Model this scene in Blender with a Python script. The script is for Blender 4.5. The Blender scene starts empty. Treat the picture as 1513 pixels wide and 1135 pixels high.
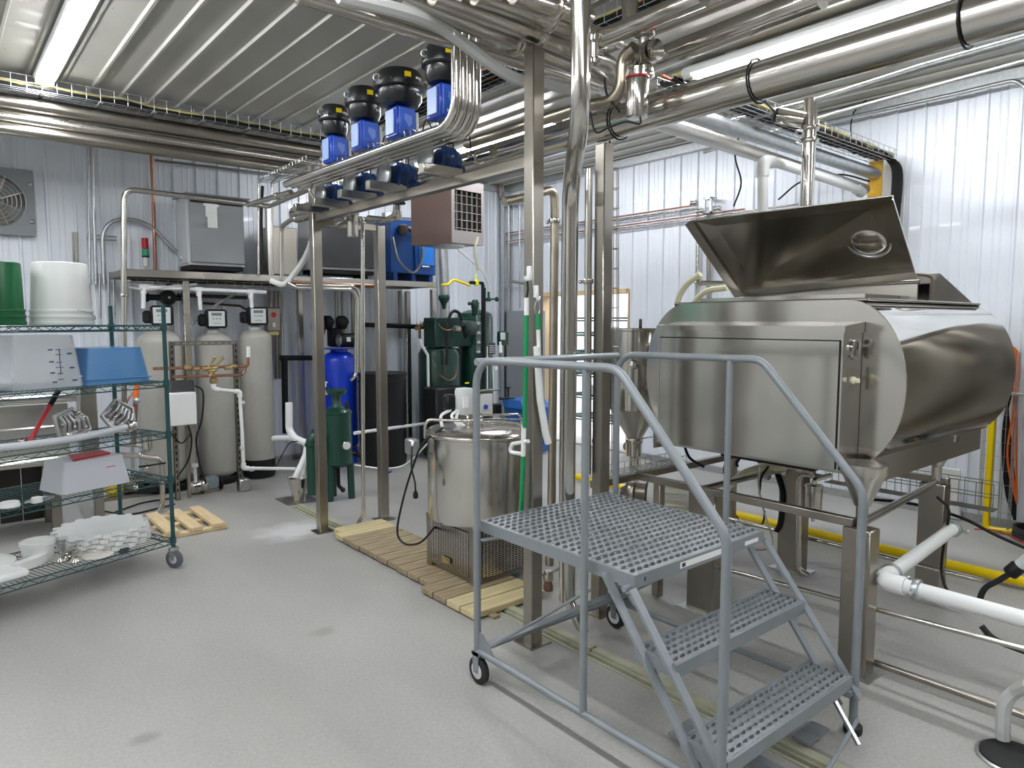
import bpy, math, random
from mathutils import Vector, Matrix
random.seed(7)
PI=math.pi
col=bpy.context.scene.collection
# ---------------------------------------------------------------- camera (frame 1513 x 1135, focal length 1040 px)
F=1040.; TH=math.atan(92/1040.); AZ=math.atan(866/1044.); H=1.65
cd=bpy.data.cameras.new('camera'); cam=bpy.data.objects.new('camera',cd); col.objects.link(cam)
cd.sensor_width=36; cd.lens=36*F/1513; cd.clip_start=.05; cd.clip_end=60
cam.location=(0,0,H); cam.rotation_euler=(PI/2-TH,0,-AZ)
bpy.context.scene.camera=cam
_r=Vector((math.cos(AZ),-math.sin(AZ),0))
_f=Vector((math.sin(AZ)*math.cos(TH),math.cos(AZ)*math.cos(TH),-math.sin(TH)))
_u=Vector((math.sin(AZ)*math.sin(TH),math.cos(AZ)*math.sin(TH),math.cos(TH)))
def P(px,py,X=None,Y=None,Z=None):
    """measured photo point -> world point on a known plane of the room"""
    d=_f+_r*((px-756.5)/F)-_u*((py-567.5)/F)
    t=X/d.x if X is not None else Y/d.y if Y is not None else (Z-H)/d.z
    return Vector((d.x*t,d.y*t,H+d.z*t))
# ---------------------------------------------------------------- light and exposure
sc=bpy.context.scene
sc.view_settings.view_transform='Standard'; sc.view_settings.look='None'
sc.view_settings.exposure=0.08; sc.view_settings.gamma=1; sc.view_settings.use_curve_mapping=False
w=bpy.data.worlds.new('world'); sc.world=w; w.use_nodes=True
w.node_tree.nodes['Background'].inputs[0].default_value=(.75,.85,1,1)
w.node_tree.nodes['Background'].inputs[1].default_value=1.0
TUBE=62.0
DAY=95.0
# ---------------------------------------------------------------- materials
MATS={}
def mat(name,c,rough=.5,metal=0,emit=0,alpha=1,trans=0,noise=None,bump=None,rn=0,spec=.5,coat=0,ior=1.45,stretch=(1,1,1),c2=None):
    m=bpy.data.materials.new(name); m.use_nodes=True; nt=m.node_tree; b=nt.nodes['Principled BSDF']
    b.inputs['Base Color'].default_value=(*c,1); b.inputs['Roughness'].default_value=rough
    b.inputs['Metallic'].default_value=metal; b.inputs['IOR'].default_value=ior
    b.inputs['Specular IOR Level'].default_value=spec; b.inputs['Coat Weight'].default_value=coat
    if alpha<1: b.inputs['Alpha'].default_value=alpha
    if trans: b.inputs['Transmission Weight'].default_value=trans
    if emit: b.inputs['Emission Color'].default_value=(*c,1); b.inputs['Emission Strength'].default_value=emit
    if noise or bump or rn:
        tc=nt.nodes.new('ShaderNodeTexCoord'); mp=nt.nodes.new('ShaderNodeMapping'); mp.inputs['Scale'].default_value=stretch
        nt.links.new(tc.outputs['Object'],mp.inputs[0])
        n=nt.nodes.new('ShaderNodeTexNoise'); n.inputs['Scale'].default_value=(noise or bump or (8,0))[0]; n.inputs['Detail'].default_value=5
        nt.links.new(mp.outputs[0],n.inputs['Vector'])
        if noise:
            r=nt.nodes.new('ShaderNodeValToRGB'); a=noise[1]; k=c2 or tuple(min(1,x*(1+a)) for x in c)
            r.color_ramp.elements[0].position=.3; r.color_ramp.elements[1].position=.72
            r.color_ramp.elements[0].color=(*[x*(1-a) for x in c],1); r.color_ramp.elements[1].color=(*k,1)
            nt.links.new(n.outputs['Fac'],r.inputs[0]); nt.links.new(r.outputs[0],b.inputs['Base Color'])
        if rn:
            q=nt.nodes.new('ShaderNodeMapRange'); q.inputs['To Min'].default_value=max(.03,rough-rn); q.inputs['To Max'].default_value=rough+rn
            nt.links.new(n.outputs['Fac'],q.inputs[0]); nt.links.new(q.outputs[0],b.inputs['Roughness'])
        if bump:
            bu=nt.nodes.new('ShaderNodeBump'); bu.inputs['Strength'].default_value=bump[1]; bu.inputs['Distance'].default_value=.01
            nt.links.new(n.outputs['Fac'],bu.inputs['Height']); nt.links.new(bu.outputs[0],b.inputs['Normal'])
    MATS[name]=m; return m
steel=mat('stainless_brushed',(.58,.555,.51),.26,1,noise=(1.5,.06),rn=.04)
steelp=mat('stainless_polished',(.63,.605,.56),.17,1,noise=(1.5,.05),rn=.03)
steelt=mat('stainless_mirror_shell',(.62,.60,.56),.085,1,noise=(2.5,.05),rn=.05,stretch=(1,4,4))
steelv=mat('stainless_vessel',(.64,.62,.58),.17,1,noise=(2,.05),rn=.03,stretch=(3,3,.5))
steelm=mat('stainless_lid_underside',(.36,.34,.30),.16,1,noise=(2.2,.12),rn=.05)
steeld=mat('stainless_dull',(.35,.325,.285),.30,1,noise=(2.5,.12),rn=.04)
galv=mat('galvanised',(.55,.57,.58),.38,1,noise=(30,.12))
wallm=mat('wall_sheet_metal',(.845,.885,.955),.42,.25,noise=(2,.02),rn=.01,coat=.2)
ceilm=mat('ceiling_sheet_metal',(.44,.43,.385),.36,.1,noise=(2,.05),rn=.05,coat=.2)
screwm=mat('screw_head',(.25,.24,.22),.5,.6)
housing=mat('lamp_housing',(.82,.83,.85),.4)
lampm=mat('lamp_diffuser',(.95,.975,1),.4,emit=TUBE)
whitep=mat('white_pvc',(.86,.87,.87),.32,spec=.5)
cream=mat('cream_hose',(.80,.77,.56),.35,spec=.5)
clearh=mat('clear_hose',(.62,.63,.62),.25,spec=.6,alpha=.8)
ladderm=mat('grey_ladder_paint',(.24,.265,.285),.38,.15,noise=(14,.06),coat=.25)
ladderd=mat('grey_ladder_worn',(.36,.385,.405),.30,.5,noise=(40,.18),coat=.1)
black=mat('black_plastic',(.011,.011,.012),.45,spec=.35)
rubber=mat('black_rubber',(.02,.02,.021),.65)
blackg=mat('black_gloss',(.012,.012,.014),.30,coat=.25)
greyrub=mat('grey_rubber',(.12,.13,.15),.6)
blue=mat('blue_paint',(.015,.07,.50),.32,coat=.3)
bluedk=mat('blue_motor_paint',(.012,.045,.16),.38,coat=.2)
blueb=mat('blue_boiler_paint',(.008,.055,.22),.35,noise=(4,.1))
bluet=mat('blue_tank_paint',(.008,.05,.60),.25,coat=.5)
lblue=mat('light_blue_plastic',(.09,.25,.52),.25,alpha=.88,coat=.2)
greend=mat('dark_green_paint',(.006,.036,.025),.4,noise=(6,.25),coat=.2)
greenv=mat('green_vessel_paint',(.006,.05,.033),.35,coat=.3)
greenr=mat('green_epoxy_wire',(.015,.07,.075),.36,coat=.2)
greenb=mat('green_bucket_plastic',(.012,.13,.045),.35)
teal=mat('teal_plastic',(.01,.36,.24),.35)
greenh=mat('green_handle',(.01,.27,.09),.3)
tankg=mat('grey_tank_shell',(.41,.40,.365),.42,noise=(9,.05),coat=.1)
greyp=mat('grey_cabinet_paint',(.30,.315,.33),.42,noise=(2,.04))
greyd=mat('dark_grey_cabinet',(.055,.057,.062),.4,noise=(3,.2))
greyl=mat('light_grey_plastic',(.62,.64,.65),.4)
white=mat('white_plastic',(.78,.79,.78),.38)
paper=mat('paper',(.88,.88,.86),.8)
whitem=mat('white_uhmw',(.84,.85,.84),.45,noise=(5,.03))
brownp=mat('brown_heater_paint',(.27,.185,.165),.35,.3,noise=(2,.06))
alum=mat('cast_aluminium',(.62,.62,.62),.45,.9,noise=(20,.2),bump=(30,.5))
copper=mat('copper',(.42,.21,.14),.36,1,noise=(10,.2))
brass=mat('brass',(.62,.48,.25),.32,1,noise=(14,.2))
yellow=mat('yellow_paint',(.88,.64,.0),.35)
yellowp=mat('yellow_plastic',(.85,.85,.02),.4)
yellowc=mat('yellow_cable',(.62,.55,.22),.5)
orange=mat('orange_cable',(.75,.16,.03),.45)
orangeh=mat('orange_plastic',(.85,.18,.04),.4)
red=mat('red_plastic',(.45,.012,.02),.35)
redm=mat('red_paint',(.55,.03,.04),.35,coat=.3)
greenl=mat('green_lens',(.02,.32,.16),.25)
stain=mat('stained_pipe',(.45,.40,.32),.30,1,noise=(5,.2))
pine=mat('pine_wood',(.72,.56,.33),.6,noise=(5,.12),stretch=(8,1,8))
ply=mat('plywood_jamb',(.72,.53,.32),.6,noise=(4,.1),stretch=(6,6,1))
deckw=mat('weathered_plank',(.34,.27,.17),.65,noise=(4,.28),stretch=(1,9,9),bump=(20,.2))
deckn=mat('fresh_plank',(.62,.52,.30),.6,noise=(4,.15),stretch=(1,9,9))
frp=mat('drain_frame',(.42,.42,.31),.45,noise=(10,.15))
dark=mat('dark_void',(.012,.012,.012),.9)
ground=mat('trench_bottom',(.10,.09,.07),.8,noise=(12,.4))
glassm=mat('gauge_glass',(.75,.76,.75),.1,coat=.5)
sight=mat('sight_glass',(.6,.75,.7),.05,trans=.9)
clearb=mat('clear_bin_plastic',(.72,.76,.80),.22,alpha=.32,coat=.2)
haze=mat('cloudy_bin_plastic',(.70,.72,.78),.3,alpha=.80)
ink=mat('ink',(.03,.04,.12),.6)
redink=mat('red_ink',(.5,.04,.08),.6)
lcd=mat('display_grey',(.16,.19,.19),.3)
def floor_mat():
    m=mat('floor_coating',(.49,.49,.475),.42); nt=m.node_tree; b=nt.nodes['Principled BSDF']
    tc=nt.nodes.new('ShaderNodeTexCoord')
    def N(s,d,st=(1,1,1)):
        mp=nt.nodes.new('ShaderNodeMapping'); mp.inputs['Scale'].default_value=st; nt.links.new(tc.outputs['Object'],mp.inputs[0])
        n=nt.nodes.new('ShaderNodeTexNoise'); n.inputs['Scale'].default_value=s; n.inputs['Detail'].default_value=d; nt.links.new(mp.outputs[0],n.inputs['Vector']); return n
    n1=N(1.1,4,(1,.45,1)); n2=N(60,6)
    r=nt.nodes.new('ShaderNodeValToRGB'); e=r.color_ramp.elements; e[0].position=.35; e[0].color=(.345,.338,.32,1); e[1].position=.65; e[1].color=(.425,.418,.398,1)
    nt.links.new(n1.outputs['Fac'],r.inputs[0])
    mx=nt.nodes.new('ShaderNodeMix'); mx.data_type='RGBA'; mx.blend_type='OVERLAY'; mx.inputs['Factor'].default_value=.22
    nt.links.new(r.outputs[0],mx.inputs[6]); nt.links.new(n2.outputs['Fac'],mx.inputs[7])
    last=mx.outputs[2]
    # stain spots, a pale patch and broad darker patches on the floor
    for (x,y,rx,ry,k,cc) in FLOOR_MARKS:
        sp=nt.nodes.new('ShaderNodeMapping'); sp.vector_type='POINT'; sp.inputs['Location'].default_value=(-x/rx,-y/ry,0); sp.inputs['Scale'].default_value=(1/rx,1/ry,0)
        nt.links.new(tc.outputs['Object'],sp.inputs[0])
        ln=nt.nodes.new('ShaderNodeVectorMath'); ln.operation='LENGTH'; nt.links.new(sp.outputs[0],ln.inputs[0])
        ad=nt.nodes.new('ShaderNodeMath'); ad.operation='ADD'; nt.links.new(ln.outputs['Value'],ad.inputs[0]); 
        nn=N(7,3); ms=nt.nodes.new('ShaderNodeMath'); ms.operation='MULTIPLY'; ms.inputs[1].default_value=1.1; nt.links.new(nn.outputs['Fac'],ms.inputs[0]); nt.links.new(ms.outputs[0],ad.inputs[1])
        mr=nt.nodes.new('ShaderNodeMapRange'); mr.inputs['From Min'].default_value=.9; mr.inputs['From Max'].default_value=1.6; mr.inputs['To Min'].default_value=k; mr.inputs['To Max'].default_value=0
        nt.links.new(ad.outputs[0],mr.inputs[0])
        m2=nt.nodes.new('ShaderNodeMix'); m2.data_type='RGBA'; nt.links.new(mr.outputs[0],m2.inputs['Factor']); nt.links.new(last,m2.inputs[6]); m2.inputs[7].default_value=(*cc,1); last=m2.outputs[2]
    nt.links.new(last,b.inputs['Base Color'])
    q=nt.nodes.new('ShaderNodeMapRange'); q.inputs['To Min'].default_value=.34; q.inputs['To Max'].default_value=.55; nt.links.new(n1.outputs['Fac'],q.inputs[0]); nt.links.new(q.outputs[0],b.inputs['Roughness'])
    bu=nt.nodes.new('ShaderNodeBump'); bu.inputs['Strength'].default_value=.15; bu.inputs['Distance'].default_value=.004; nt.links.new(n2.outputs['Fac'],bu.inputs['Height']); nt.links.new(bu.outputs[0],b.inputs['Normal'])
    return m
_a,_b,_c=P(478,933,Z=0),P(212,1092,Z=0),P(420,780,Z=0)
FLOOR_MARKS=[(_a.x,_a.y,.09,.07,.55,(.26,.25,.22)),(_b.x,_b.y,.07,.05,.6,(.22,.21,.19)),(2.15,5.3,.35,.28,.55,(.80,.81,.82)),(1.25,6.9,1.4,.5,.35,(.30,.29,.27)),(3.0,7.6,1.6,.35,.45,(.30,.28,.26))]
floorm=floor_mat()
# ---------------------------------------------------------------- mesh tools
ORG={}
def V(*a): return Vector(a[0]) if len(a)==1 else Vector(a)
class B:
    def __init__(s): s.v=[]; s.f=[]
    def add(s,vs,fs):
        o=len(s.v); s.v+= [Vector(x) for x in vs]; s.f+=[tuple(i+o for i in f) for f in fs]; return s
    def box(s,x0,y0,z0,x1,y1,z1):
        vs=[(x,y,z) for z in (z0,z1) for y in (y0,y1) for x in (x0,x1)]
        return s.add(vs,[(0,2,3,1),(4,5,7,6),(0,1,5,4),(2,6,7,3),(0,4,6,2),(1,3,7,5)])
    def rb(s,c,d,e=.01,R=None,M=None):
        """box with chamfered edges, centre c, size d"""
        hx,hy,hz=d[0]/2,d[1]/2,d[2]/2; e=min(e,hx*.9,hy*.9,hz*.9); vs=[]; idx={}
        for sx in (-1,1):
            for sy in (-1,1):
                for sz in (-1,1):
                    for a in range(3):
                        p=[sx*(hx-(0 if a==0 else e)),sy*(hy-(0 if a==1 else e)),sz*(hz-(0 if a==2 else e))]
                        idx[(sx,sy,sz,a)]=len(vs); vs.append(Vector(p))
        fs=[]
        for a in range(3):
            b,c2=(a+1)%3,(a+2)%3
            for sg in (-1,1):
                q=[]
                for (i,j) in ((-1,-1),(1,-1),(1,1),(-1,1)):
                    k=[0,0,0]; k[a]=sg; k[b]=i; k[c2]=j; q.append(idx[(*k,a)])
                fs.append(tuple(q if sg>0 else q[::-1]))
        for a in range(3):
            b,c2=(a+1)%3,(a+2)%3
            for i in (-1,1):
                for j in (-1,1):
                    k0=[0,0,0]; k0[b]=i; k0[c2]=j; k1=k0[:]; k0[a]=-1; k1[a]=1
                    q=(idx[(*k0,b)],idx[(*k1,b)],idx[(*k1,c2)],idx[(*k0,c2)])
                    fs.append(q if i*j<0 else q[::-1])
        for sx in (-1,1):
            for sy in (-1,1):
                for sz in (-1,1):
                    q=[idx[(sx,sy,sz,a)] for a in range(3)]
                    fs.append(tuple(q if sx*sy*sz>0 else q[::-1]))
        if R is not None: vs=[R@x for x in vs]
        return s.add([x+Vector(c) for x in vs],fs)
    def obox(s,p0,p1,wd,ht,upv=(0,0,1)):
        """bar of rectangular section from p0 to p1"""
        p0,p1=Vector(p0),Vector(p1); t=(p1-p0).normalized(); a=t.cross(Vector(upv))
        if a.length<1e-4: a=t.cross(Vector((0,1,0)))
        a.normalize(); b=a.cross(t).normalized(); a=a*wd/2; b=b*ht/2
        vs=[p+i*a+j*b for p in (p0,p1) for (i,j) in ((-1,-1),(1,-1),(1,1),(-1,1))]
        return s.add(vs,[(0,1,2,3)[::-1],(4,5,6,7),(0,1,5,4),(1,2,6,5),(2,3,7,6),(3,0,4,7)])
    def tube(s,pts,r,n=12,fil=0,fn=5,cap=True,closed=False):
        pts=[Vector(p) for p in pts]
        if fil>0 and len(pts)>2:
            o=[pts[0]]
            for i in range(1,len(pts)-1):
                a,b,c=pts[i-1],pts[i],pts[i+1]; u,v=(a-b),(c-b); lu,lv=u.length,v.length
                if lu<1e-6 or lv<1e-6: continue
                u/=lu; v/=lv; ang=u.angle(v,PI)
                if ang>PI-.03: o.append(b); continue
                d=min(fil/math.tan(ang/2),lu*.49,lv*.49); rr=d*math.tan(ang/2)
                bi=(u+v).normalized(); cc=b+bi*(d/math.cos(ang/2)); s0=b+u*d-cc; s1=b+v*d-cc; tot=s0.angle(s1,0)
                k=max(2,int(fn*tot/(PI/2)+.99))
                for j in range(k+1):
                    tt=j/k; o.append(cc+(s0*math.sin((1-tt)*tot)+s1*math.sin(tt*tot))/math.sin(tot) if tot>1e-3 else b)
            o.append(pts[-1]); pts=o
        m=len(pts); ts=[]
        for i in range(m):
            if closed: t=pts[(i+1)%m]-pts[i-1]
            else: t=(pts[min(i+1,m-1)]-pts[i]).normalized()+(pts[i]-pts[max(i-1,0)]).normalized()
            ts.append(t.normalized() if t.length>1e-9 else Vector((0,0,1)))
        a=ts[0].cross(Vector((0,0,1)))
        if a.length<1e-3: a=ts[0].cross(Vector((0,1,0)))
        a.normalize(); vs=[]; rl=r if isinstance(r,(list,tuple)) else [r]*m
        if len(rl)!=m: rl=[rl[0]+(rl[-1]-rl[0])*i/(m-1) for i in range(m)]
        for i in range(m):
            a=(a-ts[i]*a.dot(ts[i])).normalized(); b=ts[i].cross(a)
            for k in range(n):
                th=2*PI*(k+.5)/n; vs.append(pts[i]+(a*math.cos(th)+b*math.sin(th))*rl[i])
        fs=[]
        for i in range(m-(0 if closed else 1)):
            j=(i+1)%m
            for k in range(n):
                l=(k+1)%n; fs.append((i*n+k,i*n+l,j*n+l,j*n+k))
        if cap and not closed:
            fs.append(tuple(range(n))[::-1]); fs.append(tuple((m-1)*n+k for k in range(n)))
        return s.add(vs,fs)
    def cyl(s,p0,p1,r,r1=None,n=16): return s.tube([p0,p1],[r,r if r1 is None else r1],n)
    def lathe(s,o,prof,n=24,axis='z',cap=True,sx=1,sy=1,a0=0,a1=2*PI):
        full=abs(a1-a0-2*PI)<1e-6; m=n if full else n+1; vs=[]
        ax=Vector(axis).normalized() if not isinstance(axis,str) else {'x':Vector((1,0,0)),'y':Vector((0,1,0)),'z':Vector((0,0,1))}[axis]
        q=Vector((0,0,1)).rotation_difference(ax)
        for (r,z) in prof:
            for k in range(m):
                th=a0+(a1-a0)*k/n; vs.append(Vector(o)+q@Vector((r*math.cos(th)*sx,r*math.sin(th)*sy,z)))
        fs=[]
        for i in range(len(prof)-1):
            for k in range(n):
                l=(k+1)%m; fs.append((i*m+k,i*m+l,(i+1)*m+l,(i+1)*m+k))
        if cap and full:
            if prof[0][0]>1e-5: fs.append(tuple(range(m))[::-1])
            if prof[-1][0]>1e-5: fs.append(tuple((len(prof)-1)*m+k for k in range(m)))
        return s.add(vs,fs)
    def prism(s,poly,d,hole=None):
        """planar polygon (3D points) pushed along d"""
        n=len(poly); d=Vector(d); vs=[Vector(p) for p in poly]; vs+=[p+d for p in vs]
        return s.add(vs,[tuple(range(n))[::-1],tuple(range(n,2*n))]+[(i,(i+1)%n,n+(i+1)%n,n+i) for i in range(n)])
    def sph(s,c,r,n=12,m=8,sc3=(1,1,1)):
        prof=[(math.sin(PI*i/m),-math.cos(PI*i/m)) for i in range(m+1)]; t=B(); t.lathe((0,0,0),[(max(a,1e-4),b) for a,b in prof],n)
        return s.add([Vector((v.x*r*sc3[0],v.y*r*sc3[1],v.z*r*sc3[2]))+Vector(c) for v in t.v],t.f)
    def xf(s,M):
        s.v=[M@v for v in s.v]; return s
    def mesh(s,name,m,off=None):
        me=bpy.data.meshes.new(name); off=off or Vector((0,0,0))
        me.from_pydata([v-off for v in s.v],[],s.f); me.update()
        me.polygons.foreach_set('use_smooth',[True]*len(me.polygons))
        try: me.set_sharp_from_angle(angle=math.radians(38))
        except Exception: pass
        if m: me.materials.append(m)
        return me
    def build(s,name,m,parent=None,label=None,kind=None,local=False):
        if parent is not None:
            off=V(0,0,0) if local else ORG.get(parent.name,V(0,0,0))
        else:
            xs=[v.x for v in s.v]; ys=[v.y for v in s.v]; zs=[v.z for v in s.v]
            off=V((min(xs)+max(xs))/2,(min(ys)+max(ys))/2,min(zs))
        me=s.mesh(name,m,off); o=bpy.data.objects.new(name,me); col.objects.link(o)
        if parent is not None: o.parent=parent; ORG[o.name]=off
        else: o.location=off; ORG[o.name]=off
        if label: o['label']=label
        if kind: o['kind']=kind
        return o
def tag(o,label,cat,group=None,kind=None):
    o['label']=label; o['category']=cat
    if group: o['group']=group
    if kind: o['kind']=kind
    return o
def thing(name,label,cat,loc=(0,0,0),rz=0,group=None):
    o=bpy.data.objects.new(name,None); col.objects.link(o); o.location=loc; o.rotation_euler=(0,0,rz); o.empty_display_size=.1
    ORG[o.name]=V(0,0,0) if rz else V(loc); return tag(o,label,cat,group)
def dup(root,loc,rz=None,label=None,parent=None):
    def cp(o,p):
        c=o.copy(); col.objects.link(c)
        if p is not None: c.parent=p
        for ch in o.children: cp(ch,c)
        return c
    r=cp(root,parent); r.location=loc
    if rz is not None: r.rotation_euler=(0,0,rz)
    if label: r['label']=label
    return r
def struct(o): o['kind']='structure'; return o
def PD(px,py,d):
    v=_f+_r*((px-756.5)/F)-_u*((py-567.5)/F); h=v.x*math.sin(AZ)+v.y*math.cos(AZ); return V(v.x*d/h,v.y*d/h,H+v.z*d/h)
def pipe(name,label,cat,pts,r,m,fil=None,grp=None,clamps=(),n=12,elbows=False,cm=None):
    """one pipe run; clamps = fractions along the run that carry a ferrule clamp"""
    pts=[Vector(p) for p in pts]; fil=r*3 if fil is None else fil
    if not clamps and not elbows:
        return tag(B().tube(pts,r,n,fil).build(name,m),label,cat,grp)
    t=thing(name,label,cat,pts[0],0,grp); B().tube(pts,r,n,fil).build('pipe_run',m,t)
    L=[(pts[i+1]-pts[i]).length for i in range(len(pts)-1)]; T=sum(L)
    for c in clamps:
        d=c*T
        for i,l in enumerate(L):
            if d<=l: break
            d-=l
        dr=(pts[i+1]-pts[i]).normalized(); p=pts[i]+dr*d
        clamp(p,dr,r,t,cm or steelp)
    if elbows:
        for i in range(1,len(pts)-1):
            a=(pts[i-1]-pts[i]).normalized(); b=(pts[i+1]-pts[i]).normalized(); e=r*2.2
            B().tube([pts[i]+a*e,pts[i],pts[i]+b*e],r*1.25,n,r*1.3).build('elbow',m,t)
    return t
def clamp(p,dr,r,parent,m=None):
    m=m or steelp; b=B(); q=V(dr).normalized()
    b.lathe(p-q*.012,[(r*1.02,-.004),(r*1.38,0),(r*1.42,.004),(r*1.42,.020),(r*1.38,.024),(r*1.02,.028)],16,axis=q)
    s=q.cross(V(0,0,1)); s=s.normalized() if s.length>.1 else V(0,1,0)
    b.cyl(p+s*r*1.3,p+s*(r*1.3+.022),.006,n=8); b.sph(p+s*(r*1.3+.03),.012,8,6)
    return b.build('clamp',m,parent)
def cable(name,label,pts,r,m,grp=None,cat='cable',n=8,kind=None):
    """smooth cable through points (Catmull-Rom)"""
    return tag(B().tube(spline(pts),r,n).build(name,m),label,cat,grp,kind)
def spline(pts,k=6):
    p=[Vector(x) for x in pts]; p=[p[0]*2-p[1]]+p+[p[-1]*2-p[-2]]; o=[]
    for i in range(1,len(p)-2):
        for j in range(k):
            t=j/k; a,b,c,d=p[i-1],p[i],p[i+1],p[i+2]
            o.append(.5*((2*b)+(c-a)*t+(2*a-5*b+4*c-d)*t*t+(3*b-a-3*c+d)*t**3))
    o.append(p[-2]); return o
# ================================================================ SETTING
XL,XR,YB,YF,ZC=-3.2,6.6,-2.6,8.1,3.6
# floor with the drain trench left open
TX0,TX1,TY0,TY1=2.425,2.455,1.0,6.0
b=B(); xs=[XL,TX0,TX1,XR+.05]; ys=[YB,TY0,TY1,YF]
for i in range(3):
    for j in range(3):
        if i==1 and j==1: continue
        b.add([(xs[i],ys[j],0),(xs[i+1],ys[j],0),(xs[i+1],ys[j+1],0),(xs[i],ys[j+1],0)],[(0,1,2,3)])
b.box(XL,YB,-.2,XR+.05,YF,-.15)
fl=struct(b.build('floor',floorm)); 
fl.data.transform(Matrix.Translation(fl.location)); fl.location=(0,0,0); ORG[fl.name]=V(0,0,0)
b=B()
b.box(TX0,TY0,-.15,TX1,TY1,-.10); b.build('trench_bed',ground,fl)
b=B()
for x in (TX0-.012,TX1-.002): b.box(x,TY0,-.12,x+.014,TY1,.006)
b.build('trench_frame',frp,fl)
b=B(); b.box(TX1+.012,TY0,-.01,TX1+.06,2.35,.02); b.box(TX1+.012,2.365,-.01,TX1+.06,TY1,.02); b.build('trench_curb',frp,fl)
b=B()
for i in range(46):
    y=1.02+i*.04; 
    b.box(TX0+.002,y,-.06,TX1-.002,y+.008,-.04)
b.build('trench_grate',steeld,fl)
# ribbed sheet panels: u along the wall, w out of the wall, h height
def sheet(width,height,minor=True):
    pr=[(0,0)]; n=max(1,int(round(width/.2286))); pit=width/n
    for i in range(n):
        x=i*pit
        pr+=[(x+.020,0),(x+.028,.021),(x+.046,.021),(x+.054,0)]
        if minor:
            for q in (.118,.168): pr+=[(x+q,0),(x+q+.004,.004),(x+q+.010,.004),(x+q+.014,0)]
    pr.append((width,0)); m=len(pr); b=B()
    vs=[(u,-wv,0) for u,wv in pr]+[(u,-wv,height) for u,wv in pr]
    b.add(vs,[(i,i+1,m+i+1,m+i) for i in range(m-1)]); return b
def screws(b,width,height,rows):
    n=max(1,int(round(width/.2286))); pit=width/n
    for r in rows:
        for i in range(n): b.lathe((i*pit+.09,-.001,r),[(.006,0),(.006,.003),(.003,.005)],6,axis=(0,-1,0))
def wall(name,ox,oy,rz,length,height,m=wallm,segs=None,z=0):
    root=bpy.data.objects.new(name,None); col.objects.link(root); root.location=(ox,oy,0); root.rotation_euler=(0,0,rz); struct(root)
    cache={}
    if segs is None:
        n=int(length/.9144+.999); segs=[(i*.9144,min(.9144,length-i*.9144),0,height) for i in range(n)]
    for (u,wd,z0,h) in segs:
        k=(round(wd,3),round(h,3))
        if k not in cache: 
            cache[k]=sheet(wd,h).mesh('wall_panel',m)
        o=bpy.data.objects.new('wall_panel',cache[k]); col.objects.link(o); o.parent=root; o.location=(u,0,z0)
    return root
wall('wall_left',XL,YF,0,XR-XL,ZC)                                   # faces -Y
DY0,DY1,DZ=5.72,7.30,2.0                                             # doorway in the right wall
segs=[(0,.80,0,ZC),(.80,.79,DZ,ZC-DZ),(1.59,.79,DZ,ZC-DZ)]
u=2.38
while u<YF-YB-.01:
    wd=min(.9144,YF-YB-u); segs.append((u,wd,0,ZC)); u+=.9144
wall('wall_right',XR,YF,-PI/2,YF-YB,ZC,segs=segs)
walld=mat('darker_sheet_metal',(.30,.29,.27),.45,.1)
wall('wall_back',XR,YB,PI,XR-XL,ZC,walld)
wall('wall_side',XL,YB,PI/2,YF-YB,ZC,mat('side_sheet_metal',(.62,.62,.60),.4,.1))
# ceiling
cl=bpy.data.objects.new('ceiling',None); col.objects.link(cl); struct(cl)
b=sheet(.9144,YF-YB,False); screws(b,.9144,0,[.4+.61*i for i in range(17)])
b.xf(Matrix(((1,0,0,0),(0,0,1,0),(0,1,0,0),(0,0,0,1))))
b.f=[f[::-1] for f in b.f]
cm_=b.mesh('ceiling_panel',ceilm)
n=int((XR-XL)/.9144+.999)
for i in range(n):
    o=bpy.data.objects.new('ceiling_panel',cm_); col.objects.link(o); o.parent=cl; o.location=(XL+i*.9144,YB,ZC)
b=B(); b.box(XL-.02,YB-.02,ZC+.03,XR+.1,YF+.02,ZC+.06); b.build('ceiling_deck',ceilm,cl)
# cornice trim along the two visible walls, base trim
struct(B().box(XR-.09,YB,ZC-.10,XR-.021,YF,ZC).build('trim_1',galv))
struct(B().box(XL,YF-.09,ZC-.10,XR-.1,YF-.021,ZC).build('trim_2',galv))
struct(B().box(XL,YF-.03,0,XR-.04,YF-.021,.07).build('baseboard_left',galv))
b=B(); b.box(XR-.03,DY1+.06,0,XR-.021,YF-.04,.07); b.box(XR-.03,YB,0,XR-.021,DY0-.06,.07); struct(b.build('baseboard_right',galv))
# corner post
struct(B().box(XR-.14,YF-.13,0,XR-.021,YF-.031,ZC-.1).build('trim_3',galv))
# doorway to the bright room next door
d1=bpy.data.objects.new('door_1',None); col.objects.link(d1); struct(d1)
b=B(); b.box(XR-.03,DY0-.015,0,XR+.16,DY0,DZ+.03); b.box(XR-.06,DY1,0,XR+.16,DY1+.09,DZ+.05); b.box(XR-.06,DY0,DZ,XR+.16,DY1,DZ+.05); b.build('door_frame',ply,d1)
b=B(); X2=9.6
b.box(XR+.16,4.6,-.05,X2,8.6,0); b.build('next_room_floor',mat('next_floor',(.62,.61,.58),.5),d1)
b=B(); b.box(X2,4.6,0,X2+.05,8.6,2.8); b.box(XR+.16,8.6,0,X2,8.65,2.8); b.box(XR+.16,4.55,0,X2,4.6,2.8); b.box(XR+.16,4.6,2.8,X2,8.6,2.85)
b.box(XR+.12,4.6,0,XR+.15,DY0-.05,2.8); b.box(XR+.12,DY1+.09,0,XR+.15,8.6,2.8); b.box(XR+.12,DY0-.05,DZ+.05,XR+.15,DY1+.09,2.8)
b.build('next_room_wall',mat('next_wall',(.86,.87,.88),.6),d1)
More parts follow.
